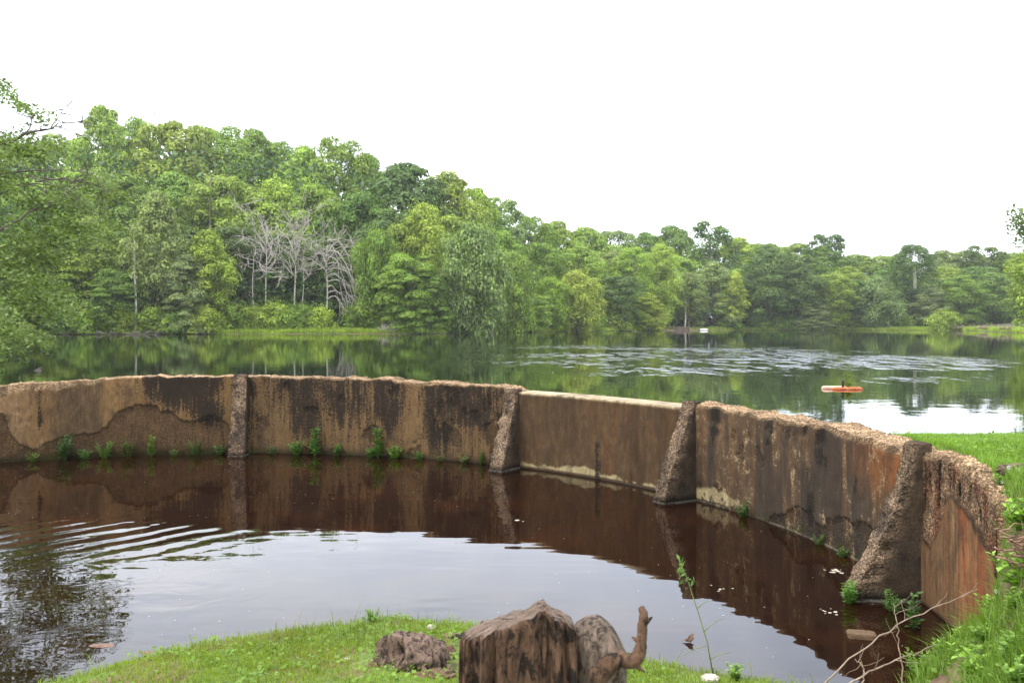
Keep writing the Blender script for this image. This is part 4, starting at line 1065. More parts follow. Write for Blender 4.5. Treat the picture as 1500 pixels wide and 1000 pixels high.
mb = MB(); mb.tube(np.array([(-1.5, 0, .42), (0, 0, .52), (1.5, 0, .42)]), .04, 6); mb.build('keel', M_white, root, True)

# ------------------------------------------------------------------ near drooping tree at the left
rg = np.random.default_rng(55)
root = empty('maple_tree', (-17.4, 24.0, float(ground(-17.4, 24.0)) - .1))
tagk(root, 'nearer tree with drooping leafy boughs filling the left edge', 'tree')
o0 = np.array(root.location)
bound = lambda y: np.interp(y, [40, 75, 100, 150, 175, 200, 235, 270, 310, 345, 380, 420, 460, 490, 520], [-20, 8, 6, 55, 90, 60, 135, 178, 190, 170, 140, 120, 92, 62, 46])
mb = MB(); trunkp = np.array([(0, 0, 0), (.15, -.05, 1.2), (.5, -.1, 2.6), (1.0, -.2, 4.2), (1.3, -.2, 5.2), (1.5, -.1, 6.4), (1.6, 0, 7.4)])
mb.tube(trunkp, [.42, .34, .31, .27, .2, .13, .06], 10); mb.build('trunk', M_bark, root, True)
LV = MB(); LB = MB()
def spray(c, direction, L, nlf, size):
    s = rg.random(nlf)
    side = unit(np.cross(direction, [0, 0, 1.]) + 1e-6)
    p = c + direction * (s * L)[:, None] + side * (rg.normal(0, .17, nlf) * L * (1 - .4 * s))[:, None] + np.array([0, 0, 1.]) * (-(s ** 2) * L * .35 + rg.normal(0, .09, nlf) * L)[:, None]
    nn = np.array([0, 0, 1.]) + rg.normal(0, .55, (nlf, 3)) + direction * .3
    V, Q, va = leaves(p, nn, size * rg.uniform(.6, 1.35, nlf), 1.5, rg=rg)
    LV.add(V, Q, None, va)
ns = 1400
for k in range(ns):
    yy = rg.uniform(40, 520) if k < 1250 else rg.uniform(200, 480)
    xb = float(bound(yy))
    # clumps: thin out between bough layers
    px = xb - 8 - abs(rg.normal(0, 1)) * 165 if yy > 190 else rg.uniform(-220, xb)
    if yy < 190 and rg.random() < .15: continue
    if px < -380: continue
    if vn(np.array(px / 55.), np.array(yy / 26.), 200) < .49: continue
    Y = 24 + rg.normal(0, 1.9)
    c = pt(px, yy, Y) - o0
    if c[2] < .4: continue
    out = unit(np.array([c[0] - 1.0, (c[1]) * .6 - .3, 0]) + rg.normal(0, .35, 3) * np.array([1, 1, .2]) + np.array([.25, 0, -.15]))
    L = rg.uniform(.7, 1.5) if yy > 190 else rg.uniform(.4, .8)
    spray(c - out * L * .5, out, L, int(rg.integers(34, 62) * (1.5 if yy > 190 else .6)), .088)
    if k % 17 == 0:
        zb = np.clip(c[2] - 1.2, 1.5, 9.5); b = np.array([np.interp(zb, trunkp[:, 2], trunkp[:, 0]), np.interp(zb, trunkp[:, 2], trunkp[:, 1]), zb])
        s = np.linspace(0, 1, 7)[:, None]; pth = b + (c - b) * s + np.array([0, 0, 1.]) * np.sin(s * math.pi) * rg.uniform(.2, .9) + rg.normal(0, .06, (7, 3)) * s
        LB.tube(pth, np.linspace(.045, .008, 7), 5)
# bare dead branches sticking out
for pts_, r_ in (([(-120, 260), (0, 212), (40, 196), (70, 187), (100, 178)], .055), ([(60, 262), (95, 264), (130, 270), (150, 266)], .03), ([(40, 258), (75, 268), (105, 282)], .03), ([(60, 190), (85, 188), (95, 178)], .02), ([(-60, 380), (10, 330), (60, 300), (90, 292)], .045)):
    P = np.array([pt(a, b, 23.2) - o0 for a, b in pts_]); s = np.linspace(0, len(P) - 1, 14)
    Pd = np.stack([np.interp(s, range(len(P)), P[:, k]) for k in range(3)], 1) + rg.normal(0, .03, (14, 3))
    LB.tube(Pd, np.linspace(r_, r_ * .25, 14), 6)
    for k in range(5):
        q = rg.integers(5, 14); branch(LB, rg, Pd[q], unit(Pd[-1] - Pd[0] + rg.normal(0, 1.2, 3) * np.array([1, .5, 1])), .8, r_ * .35, 1, 0)
LB.build('limbs', M_bark, root, True)
LV.build('crown', M_near, root)

# bough of the right-hand tree against the sky
rt = tr
o1 = np.array(rt.location)
RB = MB(); RL = MB()
Yr = float(rt.location.y)
ps = np.array([pt(1560, 400, Yr), pt(1530, 365, Yr), pt(1510, 345, Yr), pt(1492, 330, Yr), pt(1480, 322, Yr)]) - o1
RB.tube(ps, np.linspace(.16, .03, 5), 6)
for (bx, by, n_) in ((1500, 338, 160), (1488, 326, 130), (1482, 312, 70), (1497, 315, 90), (1510, 350, 160), (1494, 352, 70), (1508, 322, 120)):
    c = pt(bx, by, Yr) - o1; n_ = int(n_)
    P = c + rg.normal(0, 1, (n_, 3)) * np.array([.42, .5, .42]) * Yr / 92
    V, Q, va = leaves(P, rg.normal(size=(n_, 3)) + np.array([0, 0, .6]), rg.uniform(.18, .38, n_), 1.5, rg=rg); RL.add(V, Q, None, va)
cr_ = RL.build('bough_leaves', M_near, rt); RB.build('bough', M_bark, rt, True)
rt.rotation_euler = (0, 0, 0)

# ------------------------------------------------------------------ weeds
def weed_meshes(seed, h, nst, lpn, ls, spread, aspect=2.0):
    rg = np.random.default_rng(seed); st = MB(); lf = MB()
    for k in range(nst):
        a = rg.random() * 6.28; top = np.array([math.cos(a), math.sin(a), 0]) * spread * rg.uniform(.2, 1) + np.array([0, 0, h * rg.uniform(.55, 1)])
        s = np.linspace(0, 1, 5)[:, None]; b = np.array([math.cos(a), math.sin(a), 0]) * spread * .15
        P = b + (top - b) * s + np.array([0, 0, 1.]) * np.sin(s * 3.14) * h * .06
        st.tube(P, np.linspace(.005, .0025, 5), 4)
        t = np.repeat(np.linspace(.15, 1, lpn), 3); pos = b + (top - b) * t[:, None]
        ang = rg.random(len(t)) * 6.28; outv = np.stack([np.cos(ang), np.sin(ang), rg.uniform(-.1, .5, len(t))], 1)
        sz = ls * rg.uniform(.6, 1.3, len(t)) * (1.15 - .5 * t)
        pp = pos + unit(outv) * (sz * .6)[:, None]
        nn = np.array([0, 0, 1.]) - outv * .4 + rg.normal(0, .25, (len(t), 3))
        tang = outv - nn * (np.sum(outv * nn, 1) / np.sum(nn * nn, 1))[:, None]
        V, Q, va = leaves(pp, nn, sz, aspect, tang, rg=rg); lf.add(V, Q, None, va)
    return st.mesh('stems', M_stem, True), lf.mesh('leaves', M_weed)
WD = {'bushy': weed_meshes(1, .5, 9, 8, .085, .17), 'tall': weed_meshes(2, .6, 4, 10, .10, .08), 'tuft': weed_meshes(3, .28, 12, 5, .07, .17),
      'broad': weed_meshes(4, .3, 8, 6, .085, .2, 1.6), 'fern': weed_meshes(5, .35, 14, 9, .05, .2, 3.0)}
def weed(kind, loc, sc_, label, col=(.085, .16, .03), group=None, rz=0.0):
    root = empty('weed', loc, rz); tagk(root, label, 'weed', group)
    for nm, me in zip(('stems', 'leaves'), WD[kind]):
        o = link(nm, me, root); o.scale = (sc_,) * 3; o.color = (*(q * 1.35 for q in col), 1)
    return root
def at_wall(px, off=.08):
    t = math.radians(wall_theta(px)); r_ = R - off
    return (CX + r_ * math.cos(t), CY + r_ * math.sin(t), -.02)
WG = 'weeds growing at the foot of the wall'
WV = np.random.default_rng(5)
for k, (kind, px, s_, lab) in enumerate([
    ('tuft', 48, .6, 'small weed tuft at the foot of the wall near the left edge'), ('bushy', 96, 1.15, 'tall bushy weed at the far left of the wall'),
    ('tuft', 125, .9, 'low spreading weed right of the tall bushy one'), ('fern', 155, 1.0, 'ferny weed midway along the tan stretch of wall'),
    ('bushy', 190, .95, 'bushy weed under the black-stained patch'), ('tall', 223, .8, 'upright weed right of the bushy one under the black stain'),
    ('tuft', 257, .7, 'little weed left below the black stain'), ('fern', 288, .85, 'ferny weed near the narrow dark buttress'), ('tuft', 322, .7, 'small weed just left of the narrow dark buttress'),
    ('tuft', 402, .7, 'low weed right of the narrow dark buttress'), ('tuft', 436, .9, 'weed clump before the tallest upright weed'), ('tall', 464, .95, 'tallest upright weed on the black-streaked stretch'),
    ('bushy', 497, .6, 'short bushy weed right of the tallest upright one'), ('tall', 557, .95, 'upright weed before the big black stain'), ('tuft', 545, .7, 'weed tuft at the foot of the upright one by the big black stain'),
    ('tuft', 582, .8, 'weed in the corner of the arched black stain'), ('tuft', 618, .6, 'low weed under the big black stain'), ('tuft', 650, .55, 'lone low weed right of the big black stain'),
    ('tuft', 683, .5, 'tiny weed left of the crumbling sloped buttress'), ('tall', 708, .4, 'thin weed beside the crumbling sloped buttress'),
    ('bushy', 1098, .42, 'dark weed on the waterline right of the leaning buttress'), ('fern', 1205, .4, 'sparse weed on the waterline where the wall is cracked'), ('tuft', 1240, .45, 'mossy weed left of the largest buttress'),
]): weed(kind, at_wall(px, float(WV.uniform(.03, .12))), s_ * float(WV.uniform(.7, 1.15)), lab, tuple(q * float(WV.uniform(.6, 1.05)) for q in (.072, .125, .028)) if px < 1000 else (.05, .085, .022), WG, k * 1.7)
tb = math.radians(wall_theta(1342))
weed('bushy', (2.93, 7.55, -.02), .5, 'green weed in front of the foot of the largest buttress', (.10, .2, .035), None, .5)
weed('fern', (3.20, 7.32, -.02), .55, 'weed in the wet corner right of the largest buttress', (.07, .13, .03))
weed('tall', (3.18, 6.92, -.02), .5, 'dark weed where bank and stained wall meet at the water', (.06, .11, .03))

def on(x, y, dz=-.01): return (x, y, float(ground(x, y)) + dz)
def at(px, py, Y): p = pt(px, py, Y); return on(p[0], p[1])
def on_ground(px, py):
    lo, hi = 1.5, 12.0
    Ys = np.linspace(2.2, 9.7, 1500); P = np.stack([(px - 750) / F * Ys, Ys, CAMZ - (py - HOR) / F * Ys], 1)
    gz = ground(P[:, 0], P[:, 1]); below = np.where(P[:, 2] <= gz)[0]
    k = below[0] if len(below) else len(Ys) - 1
    return (P[k, 0], P[k, 1], gz[k] - .01)
BG = 'leafy weeds on the right bank'
for k, (kind, px, py, s_, col, lab) in enumerate([
    ('broad', 1478, 965, .75, (.16, .26, .055), 'broad-leaved weed with pale leaves at the right bottom corner'), ('broad', 1440, 940, .5, (.15, .25, .04), 'broad-leaved weed above the bare soil patch of the bank'),
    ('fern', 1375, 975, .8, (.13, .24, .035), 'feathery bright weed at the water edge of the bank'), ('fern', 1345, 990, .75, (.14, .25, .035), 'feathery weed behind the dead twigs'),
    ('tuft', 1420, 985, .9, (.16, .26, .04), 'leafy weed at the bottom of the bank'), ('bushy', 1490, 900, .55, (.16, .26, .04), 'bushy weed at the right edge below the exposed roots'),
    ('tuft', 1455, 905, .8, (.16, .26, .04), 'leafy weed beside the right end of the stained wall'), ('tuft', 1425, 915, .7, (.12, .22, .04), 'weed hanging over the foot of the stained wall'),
    ('bushy', 1475, 745, .45, (.12, .22, .035), 'weed at the broken end of the wall above the roots'), ('tuft', 1490, 770, .6, (.12, .22, .03), 'weed on top of the exposed roots'),
    ('tall', 1400, 960, .45, (.16, .26, .04), 'upright weed in the middle of the bank'), ('broad', 1500, 1010, .7, (.16, .26, .05), 'large-leaved weed cut by the right bottom corner'),
    ('bushy', 1466, 722, .55, (.15, .25, .04), 'weed leaning over the broken top of the wall end'), ('tuft', 1492, 775, 1.1, (.15, .25, .035), 'leafy weed between wall end and exposed roots'), ('tuft', 1490, 858, 1.2, (.15, .25, .035), 'weed clump on the bare slope below the exposed roots'),
    ('tuft', 1440, 1000, .8, (.13, .22, .03), 'pale leafy weed on the lower bank'), ('bushy', 1495, 830, .35, (.10, .18, .03), 'small weed beside the exposed roots'),
]): weed(kind, on_ground(px, py), s_ * .7, lab, col, BG, k * 1.3)
for k, (kind, px, py, s_, lab) in enumerate([
    ('tall', 258, 948, .22, 'tiny upright weed on the left edge of the lawn'), ('fern', 80, 992, .35, 'grass tuft at the lower left corner of the lawn'), ('fern', 545, 910, .35, 'fine weed tuft at the lawn edge above the weathered stump'),
    ('tall', 1170, 995, .3, 'small upright weed at the water edge right of the tall stalk'), ('tall', 1120, 992, .2, 'dry little weed between the tall stalk and the upright weed'), ('tuft', 1075, 995, .4, 'reddish weed at the foot of the tall stalk'),
    ('fern', 1235, 985, .3, 'curved grassy weed at the tip of the lawn'), ('tuft', 300, 940, .35, 'dark weed on the lawn edge left of the middle')]):
    weed(kind, on_ground(px, py), s_, lab, (.12, .2, .035), 'small weeds on the edge of the lawn', k)

# tall stalk
p0 = np.array(on_ground(1045, 990)); Y0 = p0[1]
root = empty('tall_weed', p0); tagk(root, 'tall thin stalk with a leafy tip, in front of the water', 'weed')
P = np.array([pt(a, b, Y0) for a, b in ((1045, 990), (1036, 940), (1024, 900), (1014, 870), (1005, 842), (998, 828))]) - p0; P[0] = 0
mb = MB(); mb.tube(P, np.linspace(.005, .0025, 6), 5)
for a, b, c_, d_ in ((1030, 925, 1060, 905), (1034, 945, 1000, 960), (1022, 890, 1040, 880), (1040, 965, 1070, 955)):
    mb.tube(np.array([pt(a, b, Y0), pt((a + c_) / 2, (b + d_) / 2 - 3, Y0), pt(c_, d_, Y0)]) - p0, [.003, .0025, .0015], 4)
mb.build('stem', M_stem, root, True)
rg = np.random.default_rng(9)
LP = np.vstack([np.array([pt(998 + rg.normal(0, 5), 832 + rg.normal(0, 8), Y0 + rg.normal(0, .03)) - p0 for k in range(16)]), np.array([pt(1012 + rg.normal(0, 5), 852 + rg.normal(0, 4), Y0) - p0 for k in range(8)])])
V, Q, va = leaves(LP, rg.normal(size=(len(LP), 3)) + np.array([0, -.8, .3]), .032, 2.6, rg=rg)
o = link('leaves', mesh_np('leaves', V, Q, None, M_weed, False, {'v': va}), root); o.color = (.12, .2, .045, 1)

# clover flowers
M_flower = mat_simple('clover_flower', (.6, .58, .52), (.75, .73, .68), 60, bstr=.6)
for k, (px, py) in enumerate([(1478, 690), (1495, 693), (1460, 838), (1459, 873), (1497, 828), (1468, 712)]):
    p = on_ground(px, py + 8); mb = MB(); rg = np.random.default_rng(k)
    mb.tube(np.array([(0, 0, 0), (.004, 0, .05), (.002, .004, .085)]), [.002, .002, .0015], 4)
    s = mb.build('clover_flower', M_stem, None, True, p)
    tagk(s, 'small white clover flower in the grass of the right bank', 'flower', 'clover flowers in the grass of the right bank')
    hd = MB(); u = unit(rg.normal(size=(60, 3))); V, Q, va = leaves(np.array([.002, .004, .095]) + u * .012, u, .014, 2.2, u + rg.normal(0, .2, u.shape), rg=rg); hd.add(V, Q, None, va)
    hd.build('petals', M_flower, s); s.scale = (.62, .62, .8)

# ------------------------------------------------------------------ stumps and wood
def mat_wood(name, pale, dark, scale):
    m, nt, out = newmat(name); p = principled(nt, out, .85, .2)
    tc = N_(nt, 'ShaderNodeTexCoord').outputs['Object']
    n = noise(nt, mapping(nt, tc, (1, 1, .22)), scale, 6, .7, .4); n2 = noise(nt, mapping(nt, tc, (1.2, 1.2, .6)), scale * .8, 6, .75, .5)
    c = mixrgb(nt, pale, tuple(k * .55 for k in pale), ramp(nt, n, [(.35, 0.0), (.65, 1.0)]))
    c = mixrgb(nt, c, dark, ramp(nt, n2, [(.47, 0.0), (.56, .93)]))
    at = N_(nt, 'ShaderNodeAttribute', attribute_name='v')
    c = mixrgb(nt, c, (.27, .20, .15), ramp(nt, at.outputs['Fac'], [(.6, 0.0), (.9, .8)]))
    nt.links.new(c, p.inputs['Base Color'])
    n3 = noise(nt, mapping(nt, tc, (1, 1, .08)), scale * 4, 4, .7); bump(nt, math_(nt, 'ADD', math_(nt, 'ADD', n, math_(nt, 'MULTIPLY', n2, 1.4)), math_(nt, 'MULTIPLY', n3, .6)), 1.0, .016, p)
    return m
M_stump = mat_wood('rotten_wood', (.165, .092, .054), (.012, .009, .007), 30)
M_burl = mat_wood('grey_wood', (.24, .175, .125), (.035, .025, .018), 34)
M_grey = mat_wood('weathered_wood', (.25, .165, .12), (.025, .018, .014), 28)
YS = 2.25
SP = [(672, 940), (690, 930), (712, 921), (745, 909), (775, 897), (788, 889), (799, 887), (806, 897), (812, 901), (826, 905), (840, 918), (848, 935), (853, 960)]
sx = np.array([pt(a, b, YS)[0] for a, b in SP]); sz = np.array([pt(a, b, YS)[2] for a, b in SP])
x0, x1 = sx[0], sx[-1]; xm = (x0 + x1) / 2; hw = (x1 - x0) / 2
zb = float(ground(xm, YS)) - .08
root = empty('broken_stump', (xm, YS + .06, zb)); tagk(root, 'tall broken brown stump close by with a slanting split top', 'stump')
nk, nh = 220, 90
an = np.linspace(0, 2 * math.pi, nk, endpoint=False)
V = []; va = []
depth = .115
def stx(a): return hw * np.sign(np.cos(a)) * np.abs(np.cos(a)) ** .75
def sty(a): return depth * np.sign(np.sin(a)) * np.abs(np.sin(a)) ** .6
for k in range(nh + 10):
    if k < nh: f = k / (nh - 1); ins = 1.0
    else: f = 1.0; ins = 1 - (k - nh + 1) / 10
    X = stx(an) * ins; Yy = sty(an) * ins
    ridge = (fbm(an * 5.5, np.full(nk, f * 2.2), 300, 4) - .5) * .05 + (fbm(an * 16, np.full(nk, f * 5), 301, 3) - .5) * .026 - .012 * np.exp(-((fbm(an * 7, np.full(nk, f * 1.5), 305, 3) - .5) / .03) ** 2)
    Xs = X * (1 + ridge * 4 * ins * .35) * (1.12 - .12 * f); Ys = Yy * (1 + ridge / depth * 1.2) * (1.2 - .2 * f)
    top = np.interp(X + xm, sx, sz) - zb
    top = top + .012 * (fbm(X * 60 + 5, Yy * 60, 302, 3) - .5) * (1 if k >= nh else .6) + (.03 * np.sign(-Yy) * 0) - .35 * np.maximum(Yy, 0)
    Zz = f * top
    if k >= nh: Zz = top - (.035 * (1 - ins) * (1 - ins)) + .012 * (fbm(Xs * 90, Ys * 90, 303, 3) - .5)
    V.append(np.stack([Xs, Ys, Zz], 1)); va.append(np.full(nk, .35 + (.45 if k >= nh else 0)) + (ridge * 3))
V = np.vstack(V); tot = nh + 10
i = np.arange(tot - 1)[:, None] * nk; j = np.arange(nk)[None, :]; j2 = (j + 1) % nk
Q = np.stack([i + j, i + j2, i + nk + j2, i + nk + j], -1).reshape(-1, 4)
link('stump_body', mesh_np('stump_body', V, Q, None, M_stump, True, {'v': np.clip(np.concatenate(va), 0, 1)}), root)
# rounded grey knot beside it
BP = [(838, 960), (842, 940), (846, 926), (858, 917), (872, 913), (884, 915), (896, 923), (906, 936), (914, 952), (922, 970)]
bx = np.array([pt(a, b, YS)[0] for a, b in BP]); bz = np.array([pt(a, b, YS)[2] for a, b in BP])
bm = (bx[0] + bx[-1]) / 2; bh = (bx[-1] - bx[0]) / 2
V = []; va = []
nk2 = 80; an = np.linspace(0, 2 * math.pi, nk2, endpoint=False)
for k in range(40):
    f = min(k / 29, 1); ins = 1 if k < 30 else math.cos((k - 29) / 10 * math.pi / 2)
    X = bh * np.cos(an) * ins; Yy = .085 * np.sin(an) * ins
    top = np.interp(X + bm, bx, bz) - zb - 1.2 * Yy ** 2 / .085 * .6
    rd = (fbm(an * 6, np.full(nk2, f * 3), 310, 4) - .5) * .5
    Xs = X * (1 + rd * .34) * (1.0 - .2 * (1 - f)); Ys = Yy * (1 + rd * .7)
    Zz = f * top + .01 * (fbm(Xs * 70, Ys * 70, 311, 3) - .5) * f
    V.append(np.stack([Xs + bm - xm, Ys, Zz], 1)); va.append(.45 + rd * .6 + .1 * (k >= 30))
V = np.vstack(V); i = np.arange(39)[:, None] * nk2; j = np.arange(nk2)[None, :]; j2 = (j + 1) % nk2
Q = np.stack([i + j, i + j2, i + nk2 + j2, i + nk2 + j], -1).reshape(-1, 4)
o = link('side_knot', mesh_np('side_knot', V, Q, None, M_burl, True, {'v': np.clip(np.concatenate(va), 0, 1)}), root); o['label'] = 'rounded grey knot on the right of the stump'
br = [(872, 992, .03), (893, 968, .026), (908, 960, .022), (922, 963, .0205), (931, 957, .019), (936, 943, .0165), (938, 925, .0145), (940, 908, .0135), (942, 896, .0125), (939, 889, .009)]
P = np.array([pt(a, b, YS - .02) for a, b, r_ in br]) - np.array(root.location); s = np.linspace(0, len(br) - 1, 40)
Pd = np.stack([np.interp(s, range(len(br)), P[:, k]) for k in range(3)], 1); Pd[:, 1] -= .03 * np.sin(s / 9 * 3.1)
mb = MB(); mb.tube(Pd, np.interp(s, range(len(br)), [b[2] * .88 for b in br]), 14, a=.4, rough=.28, rg=np.random.default_rng(4))
for q, dv in ((24, (-.012, 0, .004)), (30, (.01, -.01, .01)), (14, (.014, -.01, -.012))):
    mb.tube(np.array([Pd[q], Pd[q] + np.array(dv), Pd[q] + 2 * np.array(dv) + np.array([0, 0, .004])]), [.009, .006, .002], 8, a=.3)
mb.build('branch_stub', M_stump, root, True)

def lump(name, loc, dims, seed, mat, label, cat, parent=None, rz=0, hole=None, rough=.35, flatb=.3, fr=3.0, sq=1.0):
    nu, nv = 64, 36
    u = np.linspace(0, 2 * math.pi, nu, endpoint=False); v_ = np.linspace(-.5 * math.pi, .5 * math.pi, nv)
    U, W = np.meshgrid(u, v_); d = np.stack([np.cos(W) * np.cos(U), np.cos(W) * np.sin(U), np.sin(W)], -1)
    a_ = fbm(d[..., 0] * fr + seed * 3 + 20, d[..., 2] * fr + d[..., 1] * fr * .8 + 20, 400 + seed, 5) - .5
    b_ = fbm(d[..., 0] * fr * 5 + 20, d[..., 2] * 2 + d[..., 1] * fr * 4 + 20, 410 + seed, 3) - .5
    rr_ = 1 + rough * 1.6 * a_ + rough * .35 * b_
    if hole is not None:
        hd = np.array(hole) / np.linalg.norm(hole); dt = (d * hd).sum(-1); rr_ = rr_ * (1 - .55 * sstep(.86, .96, dt)) * (1 + .12 * np.exp(-((dt - .84) / .05) ** 2))
    ds = np.sign(d) * np.abs(d) ** sq
    P = ds * rr_[..., None] * np.array(dims) * .5; P[..., 2] = np.maximum(P[..., 2], -dims[2] * flatb)
    Q = np.array([[q * nu + k, q * nu + (k + 1) % nu, (q + 1) * nu + (k + 1) % nu, (q + 1) * nu + k] for q in range(nv - 1) for k in range(nu)])
    va = .3 + .8 * a_
    o = link(name, mesh_np(name, P.reshape(-1, 3), Q, None, mat, True, {'v': np.clip(va, 0, 1).ravel()}), parent, loc); o.rotation_euler = (0, 0, rz)
    if label: tagk(o, label, cat)
    return o
M_stone = mat_simple('stone', (.30, .26, .22), (.42, .37, .32), 14, bstr=.6, bdist=.01)
M_soil = mat_simple('dark_soil', (.075, .04, .025), (.16, .095, .062), 22, bstr=1.0, bdist=.02)
p = np.array(on_ground(604, 972)); k_ = p[1] / F
st = lump('weathered_stump', p + np.array([0, 0, .05]), (.44, .36, .36), 1, M_grey, 'low weathered grey stump with a hollow in the grass', 'stump', None, 0, (-.6, -.75, .45), .34, .3, 2.2)
mb = MB(); rg = np.random.default_rng(6)
for a in (-2.0, -1.1, -.3, 2.9):
    s = np.linspace(0, 1, 7)[:, None]; dv = np.array([math.cos(a), math.sin(a), 0]); P = dv * (.12 + .22 * s) + np.array([0, 0, 1.]) * (.13 * (1 - s) ** 1.5 - .07) + rg.normal(0, .008, (7, 3))
    mb.tube(P, np.linspace(.028, .008, 7), 8, rough=.4)
mb.build('roots', M_grey, st, True)
lump('soil_clod', np.array(on_ground(655, 962)) + np.array([0, 0, .0]), (.17, .15, .15), 2, M_soil, 'dark clod of soil right of the weathered stump', 'soil', rough=.5)
lump('soil_patch', np.array(on_ground(560, 972)) + np.array([0, 0, -.01]), (.26, .26, .07), 3, M_soil, 'patch of dark loose soil left of the weathered stump', 'soil', rough=.5)
lump('soil_heap', np.array(on_ground(630, 988)) + np.array([0, 0, -.01]), (.36, .2, .09), 9, M_soil, 'crumbled soil and roots in front of the weathered stump', 'soil', rough=.5)
lump('rock', np.array(on_ground(632, 921)) + np.array([0, 0, .015]), (.075, .06, .06), 4, M_stone, 'pale round stone in the grass behind the weathered stump', 'rock', rough=.2)
lump('wood_chunk', np.array(on_ground(664, 934)) + np.array([0, 0, .012]), (.16, .07, .07), 5, M_grey, 'piece of grey wood in the grass right of the pale stone', 'wood', rz=-.35)
lump('rock', np.array(on_ground(508, 964)) + np.array([0, 0, .0]), (.06, .05, .03), 6, M_stone, 'small flat whitish stone in the grass left of the weathered stump', 'rock', rough=.2)
lump('rock', np.array(on_ground(1040, 996)) + np.array([0, 0, .02]), (.12, .1, .06), 7, M_stone, 'flat pale stone at the bottom edge near the tall stalk', 'rock', rough=.2)
lump('brick', (pt(1262, 932, 2.4 * F / (932 - HOR))[0], 2.4 * F / (932 - HOR), .008), (.21, .13, .055), 8, mat_simple('wet_brick', (.065, .038, .02), (.125, .078, .042), 40, bstr=.8, bdist=.006), 'flat brown stone lying half out of the dark water', 'stone', rz=-.25, rough=.16, sq=.28)
lump('wood_chunk', np.array(on_ground(1488, 694)) + np.array([0, 0, .03]), (.32, .14, .11), 11, M_grey, 'weathered piece of wood lying in the grass at the right edge', 'wood', rz=.3)
# exposed roots in the bank
rg = np.random.default_rng(12); mb = MB(); p = np.array(on_ground(1512, 800))
for k in range(70):
    a = rg.normal(0, .45); q = np.array([rg.uniform(-.17, .25), rg.uniform(-.16, .1), rg.uniform(-.13, .13)]); dv = np.array([math.cos(a), rg.normal(0, .3), math.sin(a) - .15]) * rg.uniform(.1, .24)
    s = np.linspace(-.5, .5, 5)[:, None]; mb.tube(q + dv * s + rg.normal(0, .013, (5, 3)), np.linspace(.0065, .002, 5), 5)
o = mb.build('exposed_roots', mat_simple('root_bark', (.13, .07, .045), (.27, .165, .11), 30, bstr=.3, bdist=.004), None, True, p); tagk(o, 'tangle of reddish roots in the bare soil beside the wall end', 'roots')

# dead twigs at the bottom right
TW = [('long dead twig arching up towards the stained wall', [(1200, 1010), (1240, 968), (1285, 935), (1330, 905), (1380, 885), (1432, 862)], .0085),
      ('upright forked dead twig crossing the long one', [(1322, 1005), (1318, 960), (1316, 925), (1312, 900), (1308, 884)], .0075),
      ('thick low dead twig at the bottom edge', [(1225, 1008), (1262, 990), (1300, 972), (1335, 958), (1372, 944)], .010),
      ('short curled dead twig left of the others', [(1262, 1005), (1266, 985), (1262, 972), (1252, 966)], .008)]
for k, (lab, pp, r_) in enumerate(TW):
    rg = np.random.default_rng(k + 60); Yt = 5.15 - .05 * k
    P = np.array([pt(a, b, Yt + .04 * q) for q, (a, b) in enumerate(pp)]); p0 = P[0].copy(); P = P - p0
    s = np.linspace(0, len(P) - 1, 20); Pd = np.stack([np.interp(s, range(len(P)), P[:, c_]) for c_ in range(3)], 1) + rg.normal(0, .004, (20, 3))
    mb = MB(); r_ *= .62; mb.tube(Pd, np.linspace(r_, r_ * .4, 20), 7, rough=.2, rg=rg)
    for q in (7, 11, 14, 17): branch(mb, rg, Pd[q], unit(Pd[-1] - Pd[0] + rg.normal(0, .5, 3)), .16, r_ * .4, 0, .1)
    tagk(mb.build('dead_twig', M_twig, None, True, p0), lab, 'twig', 'dead twigs at the water edge')

# ------------------------------------------------------------------ things on the water
rg = np.random.default_rng(90)
M_foam = mat_simple('foam', (.55, .52, .45), (.7, .67, .6), 60, bstr=.1)
def disc_set(mb, C, r, z):
    for (x, y), q in zip(C, r):
        a = np.linspace(0, 6.28, 8)[:-1] + rg.random() * 6; k = len(a)
        rr_ = q * rg.uniform(.6, 1.2, k)
        V = np.vstack([[(x, y, z + q * .25)], np.stack([x + rr_ * np.cos(a), y + rr_ * np.sin(a), np.full(k, z)], 1)])
        mb.add(V, None, [[0, 1 + m, 1 + (m + 1) % k] for m in range(k)])
n = 900; aa = rg.random(n) * 6.28; r_ = R * np.sqrt(rg.random(n)) * .98; fx, fy = CX + r_ * np.cos(aa), CY + r_ * np.sin(aa)
ok = (ground(fx, fy) < -.04) & (fbm(fx * .9, fy * .9, 500) > .45); fx, fy = fx[ok], fy[ok]
mb = MB(); disc_set(mb, np.stack([fx, fy], 1), rg.uniform(.002, .006, len(fx)) , .003)
tagk(mb.build('foam_specks', M_foam), 'tiny pale specks floating on the dark basin water', 'foam', kind='stuff')
for (px, py, lab, n_, sz_) in ((1225, 836, 'cluster of pale petals floating near the cracked wall', 12, .035), (1212, 896, 'cluster of pale petals floating left of the largest buttress', 9, .03), (768, 764, 'single pale floating leaf in the middle of the basin', 2, .05), (1052, 862, 'pale and orange scraps floating at the reflection of the wall rim', 6, .025)):
    Y = CAMZ * F / (py - HOR); X = (px - 750) / F * Y; mb = MB()
    disc_set(mb, rg.normal(0, .06, (n_, 2)), rg.uniform(.3, 1, n_) * sz_ * .8, .003); tagk(mb.build('floating_petals', mat_simple('petal', (.28, .24, .18), (.42, .37, .29), 30, bstr=.1), None, False, (X, Y, 0)), lab, 'petals')
Y = CAMZ * F / (940 - HOR); X = (1010 - 750) / F * Y
V, Q, va = leaves(np.array([(0, 0, .02), (.01, .0, .035), (-.02, .01, .01)]), np.array([(.3, -1, .3), (-.4, -1, .6), (0, 0, 1.)]), .06, 2.0, rg=rg)
